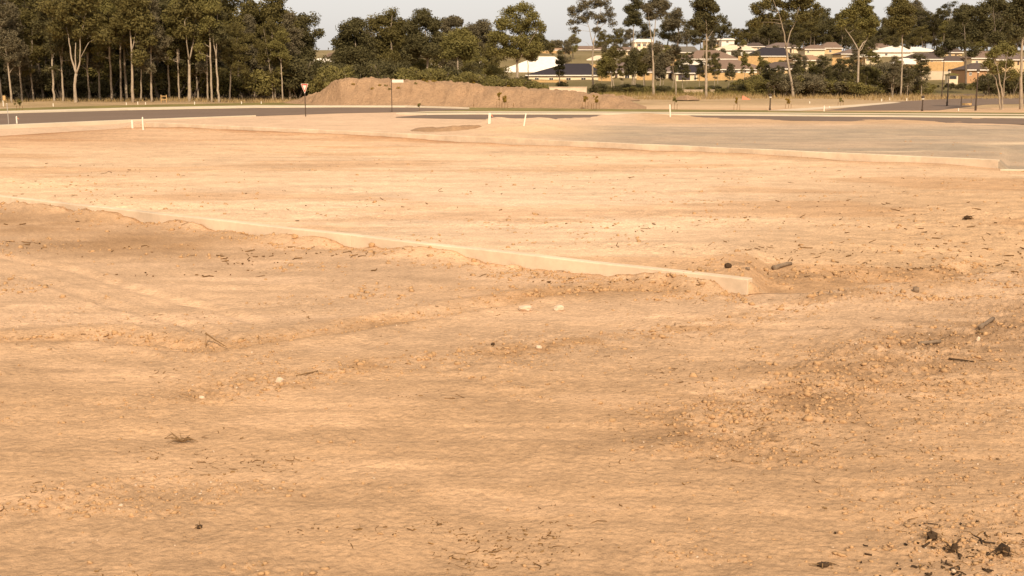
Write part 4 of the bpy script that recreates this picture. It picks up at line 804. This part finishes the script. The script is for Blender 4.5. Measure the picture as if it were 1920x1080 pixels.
fence('small timber fence left of the white gable wall', 1258, 1276, 104, 117, 368)
fence('yellow timber fence in the gap left of the mound trees', 616, 644, 122, 147, 250)
fence('short timber fence among trunks at the end of left wood', 543, 557, 131, 146, 250)
fence('ochre fence left of the sage roofed house', 1150, 1196, 122, 132, 368)
fence('ochre fence below the brown house by the balcony house', 1226, 1262, 104, 115, 394)
fence('ochre fence under the blue black roofed house', 1440, 1502, 108, 118, 374)
fence('ochre fence over the thicket below white low roof', 1560, 1622, 108, 118, 366)
fence('short ochre fence by the glimpsed tan house', 1098, 1136, 121, 131, 362)
fence('bright orange paling fence below the dark brown roof', 1718, 1806, 116, 134, 338)
fence('small orange fence under the small white roofed house', 1690, 1716, 123, 135, 336)

# low concrete drain walls below the hedge and other small estate things
def small_wall(name, label, x0, x1, yt, yb, Y, m='concrete', cat='wall', group=None):
    A, B = D(x0, yb, Y), D(x1, yb, Y); zt = D(x0, yt, Y).z; g = min(gz(A.x, Y), gz(B.x, Y), A.z)
    root = empty(name, ((A.x + B.x) / 2, Y, g)); L = (B.x - A.x) / 2
    MB().box(-L, L, 0, .3, -.3, zt - g).build('face', M[m], root, bevel=.03); MB().box(-L - .06, L + .06, -.06, .36, zt - g + .003, zt - g + .09).build('coping', M[m], root)
    tag(root, label, cat, group); return root
small_wall('retaining_wall', 'cream retaining wall below the white gable house', 1268, 1346, 114.5, 122, 356, 'wall_white')
small_wall('retaining_wall', 'pale boulder wall at the foot of the brown heap trees', 1282, 1318, 169, 176, 212, 'white_stone')
small_wall('retaining_wall', 'short pale boulder wall right of the bare pale trunk', 1324, 1340, 169, 175, 214, 'white_stone')
small_wall('retaining_wall', 'pale low wall behind the right end of long mound', 1030, 1100, 164, 169, 168, 'concrete')
small_wall('retaining_wall', 'grey concrete side wall right of the tan fence', 1424, 1440, 138, 150, 318, 'grey_metal')
small_wall('retaining_wall', 'pale garden wall under the bright orange fence', 1714, 1806, 133.5, 138, 330, 'path')
sh = empty('garden_shed', D(1786.5, 152, 290)); A, B = D(1777, 152, 290), D(1796, 152, 290); Lh = (B.x - A.x) / 2; Hh = D(1786, 141, 290).z - A.z
MB().box(-Lh, Lh, 0, 2, min(-.3, gz(A.x, 290) - A.z - .3), Hh).build('wall', M['wall_cream'], sh); MB().box(-Lh + .4, Lh - .4, -.04, .02, Hh * .35, Hh * .85).build('window', M['window'], sh)
MB().prism([(-Lh - .2, Hh + .01), (Lh + .2, Hh + .01), (Lh + .2, Hh + .12), (0, Hh + .5), (-Lh - .2, Hh + .12)], -.3, 2.3).build('roof', M['shrub'], sh)
tag(sh, 'small cream shed with dark window below the orange fence', 'shed')

# ------------------------------------------------------------------ signs, posts, stakes, saplings
def at_ground(px, py):
    p = hit(px, py); return p
p = at_ground(573, 218.6); pm = ppm(p.y); hh = (218.6 - 157.5) / pm
s = empty('give_way_sign', p); tag(s, 'triangular red and white give way sign on dark post', 'sign')
MB().tube([(0, 0, -.3), (0, 0, hh - .05)], .04, 10).build('pole', M['dark_metal'], s)
wp = 13.4 / pm / 2; hp_ = 17.5 / pm
def tri(w_, h_, top): return [(-w_ * .94, top), (w_ * .94, top), (w_, top - .06 * h_), (w_ * .06, top - h_), (-w_ * .06, top - h_), (-w_, top - .06 * h_)]
pl = MB().prism(tri(wp, hp_, hh), -.062, -.045).build('plate', M['white_paint'], s)
MB().prism(tri(wp * .88, hp_ * .88, hh - .025), -.068, -.0625).build('red_border', M['red_paint'], pl)
MB().prism(tri(wp * .50, hp_ * .52, hh - .14), -.074, -.0685).build('white_centre', M['white_paint'], pl)
for z in (.12, .35): MB().box(-.06, .06, -.044, .05, hh - z - .02, hh - z + .02).build('bracket', M['grey_metal'], s)
p = at_ground(735, 210.5); pm = ppm(p.y); hh = (210.5 - 149.5) / pm
s = empty('street_name_sign', p); tag(s, 'dark post with blank white street name blade beside mound', 'sign')
MB().tube([(0, 0, -.3), (0, 0, hh)], .038, 10).build('pole', M['dark_metal'], s)
MB().box(.06, .06 + 21.5 / pm, -.012, .012, hh - 6.0 / pm, hh - .02).build('blade', M['white_paint'], s, bevel=.01)
MB().box(-.05, .08, -.03, .03, hh - 5 / pm, hh - 4 / pm).build('clamp', M['grey_metal'], s)
def stake(label, x, yt, yb, wpx=4.0, lean=0.0, tape=False, group='white survey stakes', m='white_paint'):
    p = at_ground(x, yb); pm = ppm(p.y); h = (yb - yt) / pm; w_ = max(.020, wpx / pm / 2 * .8)
    root = empty('survey_stake', p); n = [(-w_, -w_ * .6), (w_, -w_ * .6), (w_, w_ * .6), (-w_, w_ * .6)]
    lx = lean / pm; v = [(a, b, -.25) for a, b in n] + [(a * .92 + lx * .93, b * .92, h * .93) for a, b in n] + [(lx, 0, h)]
    MB().add(v, [(3, 2, 1, 0), (0, 1, 5, 4), (1, 2, 6, 5), (2, 3, 7, 6), (3, 0, 4, 7), (4, 5, 8), (5, 6, 8), (6, 7, 8), (7, 4, 8)]).build('peg', M[m], root)
    if tape:
        MB().add([(lx * .8 + w_, -.02, h * .85), (lx + w_ + .12, -.05, h * .72), (lx + w_ + .15, -.04, h * .58), (lx * .8 + w_, -.02, h * .74), (lx * .8 + w_, -.012, h * .85), (lx + w_ + .12, -.042, h * .72), (lx + w_ + .15, -.032, h * .58), (lx * .8 + w_, -.012, h * .74)], [(0, 1, 2, 3), (7, 6, 5, 4), (0, 4, 5, 1), (1, 5, 6, 2), (2, 6, 7, 3), (3, 7, 4, 0)]).build('ribbon', M['orange'], root)
    tag(root, label, 'stake', group); return root
stake('thick white survey stake with small ribbon on the pale heap', 917, 211.5, 232, 6.0, 1.5, True)
stake('thin white stake leaning right on the pale heap', 981, 212, 236, 3.2, 5.5)
stake('thick short white stake at the far corner of the lot', 248.5, 225, 240.5, 4.2)
stake('taller thin white stake at the far corner of the lot', 268.5, 219, 243.5, 3.2)
stake('white stake with ribbon beside the left road kerb', 32, 217.5, 233.5, 3.2, 0, True)
stake('slim white stake on the rise before the right road', 1257, 195.5, 219, 3.0, -1.5)
stake('white stake on the far verge of the right road', 1545, 198, 209, 2.4)
SM = 'small white pegs on the far verge'
for x, yt, yb in [(100, 193.5, 199.5), (237, 192, 197), (258.5, 190.5, 196), (273, 191.5, 196), (365, 190.5, 196.5), (453, 190, 195.5), (490, 190, 195)]:
    stake('small white peg at the edge of the left wood', x, yt, yb, 1.8, group=SM)
for x, yt, yb in [(1653, 185, 190), (1668, 183, 188), (1700, 184, 189), (1797, 203, 208), (1518, 190, 194), (1555, 199, 202)]:
    stake('small white peg near the side street corner', x, yt, yb, 2.0, group='small white pegs near the side street')
for x, yt, yb in [(888, 195, 201.5), (963, 193, 202.5), (1091, 199, 205.5), (1109, 194, 206)]:
    stake('short dark peg on the grass verge under the mound', x, yt, yb, 1.8, group='dark pegs under the mound', m='twig')
p = at_ground(16.5, 234); pm = ppm(p.y); s = empty('marker_pole', p); tag(s, 'thin grey pole standing by the left road kerb', 'pole')
MB().tube([(0, 0, -.2), (-.02, 0, 39 / pm)], .028, 8).build('pole', M['grey_metal'], s); MB().tube([(-.02, 0, 39 / pm + .002), (-.02, 0, 40 / pm)], .034, 8).build('cap', M['white_paint'], s)
p = at_ground(6.5, 199.5); pm = ppm(p.y); s = empty('utility_marker', p); tag(s, 'yellowish box marker on white post before the left wood', 'marker')
MB().tube([(0, 0, -.2), (0, 0, 11 / pm)], .06, 8).build('post', M['white_paint'], s); MB().box(.0, .30, -.08, .08, 11 / pm, 20 / pm).build('box', M['timber'], s, bevel=.02)
def lamp(label, x, yt, yb, head=True, Y=None, group='dark street lamp posts'):
    p = at_ground(x, yb); pm = ppm(p.y); h = (yb - yt) / pm; s = empty('lamp_post', p); tag(s, label, 'lamp post', group)
    MB().tube([(0, 0, -.3), (0, 0, h * .12), (0, 0, h * .125), (0, 0, h - .3)], [.11, .11, .075, .055], 10).build('pole', M['dark_metal'], s)
    MB().tube([(0, 0, h - .3), (0, 0, h - .22), (0, 0, h - .08), (0, 0, h)], [.08, .17, .15, .03], 10).build('lamp_head', M['dark_metal'], s)
    MB().tube([(0, 0, h - .40), (0, 0, h - .303)], .13, 10).build('lens', M['white_paint'], s)
lamp('dark lamp post on verge between the two sapling pairs', 1443.5, 176, 207)
lamp('tall dark lamp post beside the wooden tree guard', 1829, 130, 207.5)
lamp('thin dark post on the side street corner verge', 1729, 179, 208.5)
lamp('tall dark lamp post behind the side street hedge', 1765.5, 112, 185)
lamp('dark lamp post just left of the wooden tree guard', 1775.5, 130, 199)
p = at_ground(1812, 199); pm = ppm(p.y); s = empty('tree_guard', p); tag(s, 'wooden tree guard of two stakes and a low cross board', 'tree guard')
for a, b in ((-10, -8), (9, 9)): MB().tube([(a / pm, 0, -.2), (b / pm - .15 * (1 if a < 0 else 0), 0, 18 / pm)], .06, 6).build('stake', M['grey_wood'], s)
MB().box(-9 / pm, 9 / pm, -.09, -.065, .1, .35).build('board', M['timber'], s)
p = at_ground(308, 192); pm = ppm(p.y); s = empty('tree_guard', p); tag(s, 'small timber frame guard at the edge of left wood', 'tree guard')
for a in (-6, 4): MB().box(a / pm, a / pm + .08, -.04, .04, -.2, 14 / pm).build('stake', M['timber'], s)
for z in (.3, .75): MB().box(-6 / pm, 4.4 / pm, -.06, -.041, z, z + .08).build('board', M['timber'], s)
p = at_ground(1395, 187); pm = ppm(p.y); s = empty('barrier_board', p); tag(s, 'small orange triangular board leaning on the bare far ground', 'barrier')
MB().prism([(-4 / pm, 0), (13 / pm, 0), (-3 / pm, 8 / pm)], -.03, .03).build('board', M['orange'], s); MB().box(-3.6 / pm, -3.0 / pm, .035, .11, -.2, 6.5 / pm).build('post', M['grey_wood'], s)
def sapling(label, x, yt, yb, w_=7, leaf='sapling', stakes=True):
    p = at_ground(x, yb); pm = ppm(p.y); h = (yb - yt) / pm; r = np.random.default_rng(int(x)); s = empty('sapling', p)
    MB().tube([(0, 0, -.1), (.04, 0, h * .5), (0, 0, h * .9)], [.025, .02, .01], 6).build('stem', M['twig'], s)
    cen = [(r.normal() * w_ / pm * .25, r.normal() * .2, h * (.55 + .4 * r.random())) for _ in range(9)]
    v, f = leaves(cen, [w_ / pm * .28] * 9, 26, .17, .5, 1.1, r); obj('foliage', mesh('foliage', v, f), M[leaf], s)
    if stakes:
        for a in (-.3, .3): MB().box(a - .02, a + .02, -.02, .02, -.2, h * .45).build('stake', M['twig'], s)
    tag(s, label, 'sapling', 'newly planted saplings on the verges')
sapling('staked sapling with dark leaves right beside street name post', 724, 162, 198, 10, 'verge')
sapling('thin staked sapling with yellow leaves left of its twin', 936, 173, 204, 6)
sapling('fuller yellow leaved sapling standing right of its twin', 946, 178, 206, 9)
sapling('drooping yellow sapling before the mound right end', 1097, 176, 205, 9)
sapling('small yellow sapling with pale tag at mound end', 1118, 178, 206, 8)
sapling('dark leaved sapling behind the slim stake on the rise', 1264, 181, 206, 7, 'verge')
sapling('yellow sapling left of the verge lamp post', 1381.5, 183, 206.5, 6)
sapling('yellow sapling right of the verge lamp post', 1478, 185, 203, 8)
sapling('small sapling by the side street footpath', 1576, 183, 198, 7, 'verge')
sapling('slim dark sapling beside the left road path', 37, 187, 207.5, 8, 'shrub')
sapling('small pointed sapling on verge near street name post', 786, 194, 208, 5, 'verge', False)

# ------------------------------------------------------------------ loose soil, stones and litter
def ico():
    t = (1 + 5 ** .5) / 2; v = np.array([(-1, t, 0), (1, t, 0), (-1, -t, 0), (1, -t, 0), (0, -1, t), (0, 1, t), (0, -1, -t), (0, 1, -t), (t, 0, -1), (t, 0, 1), (-t, 0, -1), (-t, 0, 1)], float); v /= np.linalg.norm(v[0])
    f = np.array([(0, 11, 5), (0, 5, 1), (0, 1, 7), (0, 7, 10), (0, 10, 11), (1, 5, 9), (5, 11, 4), (11, 10, 2), (10, 7, 6), (7, 1, 8), (3, 9, 4), (3, 4, 2), (3, 2, 6), (3, 6, 8), (3, 8, 9), (4, 9, 5), (2, 4, 11), (6, 2, 10), (8, 6, 7), (9, 8, 1)]); return v, f
IV, IF = ico()
def scatter_pts(n, y0, y1, dens, x0=-250, x1=2170):
    px = rng.uniform(x0, x1, n * 4); py = y0 + (y1 - y0) * rng.random(n * 4) ** 0.8
    P = np.array([[(x - 960) / F, cp - (y - 540) / F * sp, -sp - (y - 540) / F * cp] for x, y in zip(px, py)])
    t = -HC / P[:, 2]; X, Y = P[:, 0] * t, P[:, 1] * t
    t = (ground(X, Y) - HC) / P[:, 2]; X, Y = P[:, 0] * t, P[:, 1] * t
    keep = rng.random(len(X)) < dens(X, Y, px, py); X, Y = X[keep][:n], Y[keep][:n]
    return X, Y, ground(X, Y)
def near_dens(X, Y, px, py):
    d = 0.02 + .35 * ss(1450, 1800, px) * ss(-.05, .15, fbm(X * .8, Y * .8, 3, 10)) + 0.5 * ss(0.03, 0.2, fbm(X * .5, Y * .7, 3, 3))
    for P, wd, am in ((RUT, .6, .8), (RUT2, .5, .9), (RUT3, 1.0, .9)): d = d + am * np.exp(-(segdist(X, Y, P) / wd) ** 2)
    dn = lineY(L1, X / Y) - Y
    d = d + .8 * np.exp(-((dn - .5) / .7) ** 2) * (dn > 0) * (px < 1400)
    d = d + .5 * np.exp(-(segdist(X, Y, LIT1) / .7) ** 2) + .25 * ss(1500, 1800, px) * ss(560, 640, py)
    return d
def clods(name, label, n, y0, y1, smin, smax, m, cat, dens=near_dens, power=2.5):
    X, Y, Z = scatter_pts(n, y0, y1, dens); n = len(X)
    s = smin + (smax - smin) * rng.random(n) ** power
    jit = 1 + .34 * rng.normal(size=(n, 12, 1)).clip(-1.4, 1.6)
    V = IV[None] * jit * (s[:, None, None] * np.array([1, 1, .75]) * (0.5 + .9 * rng.random((n, 1, 3))))
    a = rng.random(n) * 6.28; ca, sa = np.cos(a), np.sin(a)
    x = V[..., 0] * ca[:, None] - V[..., 1] * sa[:, None]; y = V[..., 0] * sa[:, None] + V[..., 1] * ca[:, None]
    V = np.stack([x + X[:, None], y + Y[:, None], V[..., 2] + Z[:, None] + (s * .12)[:, None]], -1).reshape(-1, 3)
    Fc = (IF[None] + (np.arange(n) * 12)[:, None, None]).reshape(-1, 3)
    o = obj(name, mesh(name, V, Fc), m); tag(o, label, cat, kind='stuff')
clods('soil_clods', 'loose crumbs and clods of tan soil on the near lot', 17000, 440, 1120, .004, .030, M['clod'], 'soil', power=4.2)
clods('churned_clods', 'larger broken clods along the churned strips of the near lot', 2600, 520, 800, .012, .055, M['clod'], 'soil', lambda X, Y, px, py: .9 * np.exp(-(segdist(X, Y, RUT3) / .9) ** 2) + .7 * np.exp(-(segdist(X, Y, RUT2) / .4) ** 2) + .6 * np.exp(-(segdist(X, Y, RUT) / .4) ** 2), 3.5)
clods('soil_crumbs', 'scattered small soil lumps on the bright middle lot', 7000, 262, 560, .008, .06, M['clod'], 'soil', power=3.2)
clods('pale_pebbles', 'scattered pale pebbles over the bare ground', 1500, 300, 1120, .004, .020, M['pebble'], 'pebbles', power=3)
def litter(name, label, n, y0, y1, lmin, lmax, rad, m, dens):
    X, Y, Z = scatter_pts(n, y0, y1, dens); n = len(X); L = lmin + (lmax - lmin) * rng.random(n) ** 3; a = rng.random(n) * 6.28
    tilt = rng.normal(size=n) * .22; bend = rng.normal(size=n) * .22 * L
    dx, dy, dz = np.cos(a) * np.cos(tilt), np.sin(a) * np.cos(tilt), np.sin(tilt)
    V = np.zeros((n, 9, 3)); r = rad * (.5 + rng.random(n))
    for k, t in enumerate((-.5, 0, .5)):
        cx = X + dx * L * t - np.sin(a) * bend * (1 - abs(t) * 2); cy = Y + dy * L * t + np.cos(a) * bend * (1 - abs(t) * 2); cz = Z + r * .7 + np.abs(dz) * L * .25 + dz * L * t
        for q in range(3):
            th = q * 2.094; V[:, k * 3 + q] = np.stack([cx - np.sin(a) * r * math.cos(th), cy + np.cos(a) * r * math.cos(th), cz + r * math.sin(th)], -1)
    f = [(k * 3 + q, k * 3 + (q + 1) % 3, (k + 1) * 3 + (q + 1) % 3, (k + 1) * 3 + q) for k in range(2) for q in range(3)]
    Fc = (np.array(f)[None] + (np.arange(n) * 9)[:, None, None]).reshape(-1, 4)
    o = obj(name, mesh(name, V.reshape(-1, 3), Fc), m); tag(o, label, 'litter', kind='stuff')
def lit_dens(X, Y, px, py):
    d = .008 + 1.1 * ss(.10, .28, fbm(X * .8 + 9, Y * .8, 4, 91)) ** 2 + .5 * np.exp(-(segdist(X, Y, RUT2) / .5) ** 2)
    d = d + .9 * np.exp(-(segdist(X, Y, RUT3) / 1.4) ** 2) + .35 * np.exp(-(segdist(X, Y, RUT) / .6) ** 2) + .6 * np.exp(-(segdist(X, Y, LIT1) / .6) ** 2) + .6 * ss(1650, 1800, px) * ss(940, 1010, py)
    return d
litter('bark_chips', 'small brown bark chips gathered in drifts over the soil', 1900, 460, 1130, .008, .06, .006, M['chip'], lit_dens)
litter('charred_scraps', 'black burnt scraps strewn around the burnt root mass', 420, 930, 1130, .02, .16, .009, M['charred'], lambda X, Y, px, py: ss(1480, 1760, px) * ss(940, 1030, py) * (.3 + ss(0, .2, fbm(X * 2, Y * 2, 3, 95))))
litter('wood_litter', 'fine dark twigs strewn in drifts over the near soil', 1500, 460, 1130, .012, .16, .004, M['litter'], lit_dens)
litter('far_litter', 'sparse dark twig scraps on the bright middle lot', 800, 300, 520, .03, .28, .011, M['litter'], lambda X, Y, px, py: .03 + .5 * ss(1400, 1750, px) * ss(360, 420, py) + ss(.05, .2, fbm(X * .3, Y * .6, 3, 93)))
# dry grass at the edge of the wood and on the far verge
def tufts(name, label, n, xr, yr, h, m):
    px = rng.uniform(*xr, n); py = rng.uniform(*yr, n); P = np.array([[*G(x, y, Z2)] for x, y in zip(px, py)]); Z = ground(P[:, 0], P[:, 1]); hh_ = h * (.4 + rng.random(n)); a = rng.random(n) * 6.28
    w_ = .05; ln = rng.normal(size=(n, 2)) * .35 * hh_[:, None]
    V = np.stack([np.stack([P[:, 0] - np.cos(a) * w_, P[:, 1] - np.sin(a) * w_, Z - .03], -1), np.stack([P[:, 0] + np.cos(a) * w_, P[:, 1] + np.sin(a) * w_, Z - .03], -1), np.stack([P[:, 0] + ln[:, 0], P[:, 1] + ln[:, 1], Z + hh_], -1)], 1).reshape(-1, 3)
    o = obj(name, mesh(name, V, np.arange(n * 3).reshape(-1, 3)), m); tag(o, label, 'grass', kind='stuff')
tufts('dry_grass', 'dry brown grass along the foot of the left wood', 9000, (-150, 640), (186.5, 193), .42, M['dry_grass'])
tufts('rank_grass', 'rank dry grass along the thicket edge', 7000, (1130, 1960), (180, 186), .6, M['dry_grass'])
tufts('green_grass', 'green grass below the hedge and young gums', 7000, (1120, 1480), (175, 182), .7, M['verge'])

r_ = np.random.default_rng(5)
for k in range(26):                                     # weeds rooted on the face of the long mound
    px = r_.uniform(650, 1130); p = hit(px, 199.5); Y = p.y + r_.uniform(1.5, 5); X = p.x * Y / p.y
    mo = bpy.data.objects['dirt_mound']; lv = mo.data.vertices; q = Vector((X, Y, 0)) - mo.location
    i = min(range(0, len(lv)), key=lambda j: (lv[j].co.x - q.x) ** 2 + (lv[j].co.y - q.y) ** 2); base = mo.location + lv[i].co
    v, f = leaves([(0, 0, .12), (.1, 0, .1), (-.1, .05, .1)], [.16, .14, .14], 14, .16, -.3, 1.0, r_)
    o = obj('weed', mesh('weed', v, f), M['sapling' if k % 3 else 'verge'], None, base); tag(o, 'small weed tuft rooted on the face of the long mound', 'weed', 'weeds on the mound face')
# single stones, logs and roots
def rock(name, label, px, py, wpx, hpx, m, seedv, cat='stone', sink=.3, ratio=.7, rz=0.0):
    p = hit(px, py); pm = ppm(p.y); r = np.random.default_rng(seedv); sx, sz = wpx / pm / 2, hpx / pm / 2 * 1.15
    v, f = IV.copy(), IF; nv = list(map(tuple, v)); 
    mids = {}; nf = []
    vv = [np.array(q) for q in nv]
    def md(a, b):
        k = (min(a, b), max(a, b))
        if k not in mids: q = vv[a] + vv[b]; mids[k] = len(vv); vv.append(q / np.linalg.norm(q))
        return mids[k]
    for a, b, c in f:
        x, y, z = md(a, b), md(b, c), md(c, a); nf += [(a, x, z), (x, b, y), (z, y, c), (x, y, z)]
    V = np.array(vv) * (1 + .16 * r.normal(size=(len(vv), 1)).clip(-1.4, 1.4)); V = np.sign(V) * np.abs(V) ** .8 * np.array([sx, sx * ratio, sz])
    o = obj(name, mesh(name, V, nf), m, None, (p.x, p.y, p.z + sz * (1 - sink))); o.rotation_euler = (0, 0, rz); tag(o, label, cat); return o
rock('pale_stone', 'long flat white stone below the end of concrete wall', 985, 582, 28, 10, M['white_stone'], 1)
rock('pale_stone', 'peaked white stone right of the flat white one', 1048, 582, 20, 11, M['white_stone'], 2)
rock('pale_stone', 'upright white pebble beside the grey bark slab', 1834, 640, 7, 9, M['white_stone'], 3)
rock('pale_stone', 'cream stone on the clod strip left of white stones', 1010, 655, 12, 8, M['white_stone'], 4)
rock('pale_stone', 'pale lump in the crumbs right of the snapped stick', 378, 748, 11, 6, M['white_stone'], 5)
rock('pale_stone', 'broad cream stone in the crumbly soil patch', 524, 718, 16, 10, M['white_stone'], 6)
rock('dark_stone', 'dark round stone near the grey log stub', 1365, 502, 15, 10, M['charred'], 7)
rock('soil_lump', 'brown soil lump between dark stone and log stub', 1402, 507, 9, 6, M['grey_wood'], 8)
rock('soil_lump', 'rounded soil clod leaning on the concrete wall face', 553, 447, 12, 9, M['clod'], 9, 'clod')
rock('soil_lump', 'rounded clod against the wall near its middle', 697, 463, 13, 9, M['clod'], 10, 'clod')
rock('soil_lump', 'lone tan clod by the wall below the rut', 888, 491, 10, 7, M['clod'], 14, 'clod')
rock('grey_rock', 'mottled grey rock at the end of the bright bank', 1717, 548, 13, 12, M['grey_wood'], 12)
rock('soil_lump', 'dark brown stone alone on the rutted soil', 924, 648, 8, 5, M['charred'], 13)
def log(name, label, p0, p1, rpx, m, lift=.6, taper=.75, n=10, mid=None, sub=5):
    a = hit(*p0); b = hit(*p1); pm = ppm(a.y); r = rpx / pm / 2; v = b - a; rr = random.Random(int(p0[0]))
    pts = [a + v * (k / sub) + Vector((rr.uniform(-.15, .15) * r, rr.uniform(-.3, .3) * r, r * lift + rr.uniform(-.15, .15) * r)) - a for k in range(sub + 1)]
    o = MB().tube(pts, [r * (1 + (taper - 1) * k / sub) * rr.uniform(.88, 1.1) for k in range(sub + 1)], n).build(name, m, None, a, True); tag(o, label, 'wood'); return o
log('log_stub', 'short grey log stub lying on the bright lot', (1450, 506), (1483, 497), 10, M['grey_wood'])
log('bark_slab', 'half buried grey log amid litter right of the slope', (1722, 645), (1764, 642), 9, M['grey_wood'], .25)
log('bark_slab', 'tilted grey bark slab above the white pebble', (1838, 616), (1862, 600), 9, M['grey_wood'], .7)
log('fallen_stick', 'crooked brown stick on the near soil', (556, 706), (596, 697), 4, M['twig'], .8, .6, 7)
log('fallen_stick', 'thin dark stick at the litter edge by bark slab', (1778, 676), (1830, 680), 4, M['charred'], .8, .5, 7)
log('fallen_stick', 'flat dark branch bit on the bright lot right side', (1500, 465), (1524, 466), 3, M['twig'], .8, .6, 7)
a = hit(388, 652); pm = ppm(a.y); o = empty('snapped_stick', a); tag(o, 'snapped stick propped up with its end in the rut', 'wood')
MB().tube([(-.02, 0, -.06), (-.01, 0, .1), (0, 0, 28 / pm)], [.006, .006, .007], 6).build('upright', M['twig'], o)
MB().tube([(-.015, -.0, 27 / pm), (17 / pm, -.02, 14 / pm), (40 / pm, -.05, 1 / pm)], [.014, .011, .006], 7).build('leaning_arm', M['twig'], o)
def roots(label, px, py, wpx, hpx, n, seedv, m='charred', core=True):
    a = hit(px, py); pm = ppm(a.y); r = np.random.default_rng(seedv); o = empty('root_clump', a); W_, H_ = wpx / pm / 2, hpx / pm
    if core:
        V = IV * (1 + .3 * r.normal(size=(12, 1)).clip(-1.2, 1.2)) * np.array([W_ * .5, W_ * .4, H_ * .3]) + np.array([0, 0, H_ * .15]); obj('stump', mesh('stump', V, [tuple(q) for q in IF]), M[m], o)
    for k in range(n):
        th = r.random() * 6.28; e = np.array([math.cos(th) * W_ * (.5 + .6 * r.random()), math.sin(th) * W_ * .6, H_ * (.02 + .7 * r.random() ** 3)]); md_ = e * .5 + np.array([0, 0, H_ * .2]) + r.normal(size=3) * W_ * .1
        rd = max(.004, 1.6 / pm * (.5 + r.random())) * .8
        MB().tube([(0, 0, H_ * .12), tuple(md_), tuple(e)], [rd, rd * .8, rd * .35], 5).build('root', M['twig' if k % 3 else m], o)
    tag(o, label, 'roots')
roots('dark tangle of burnt roots on the bright lot', 1815, 411, 34, 14, 10, 1)
roots('uprooted brown root ball on the near soil', 342, 832, 66, 34, 18, 2, 'twig', False)
roots('small charred root knot on the near soil', 374, 992, 24, 22, 7, 3)
roots('burnt root mass with thick arms near the dark litter', 1748, 1012, 44, 44, 12, 4)
roots('charred forked root right of the burnt root mass', 1786, 1035, 34, 40, 10, 5)
roots('charred roots at the far end of the dark litter', 1880, 1040, 60, 46, 14, 6)
roots('low charred root scraps at the bottom of the slope', 1545, 1062, 60, 24, 12, 7)
roots('thin grey root tangle beside the tilted bark slab', 1838, 626, 26, 14, 9, 8, 'grey_wood', False)
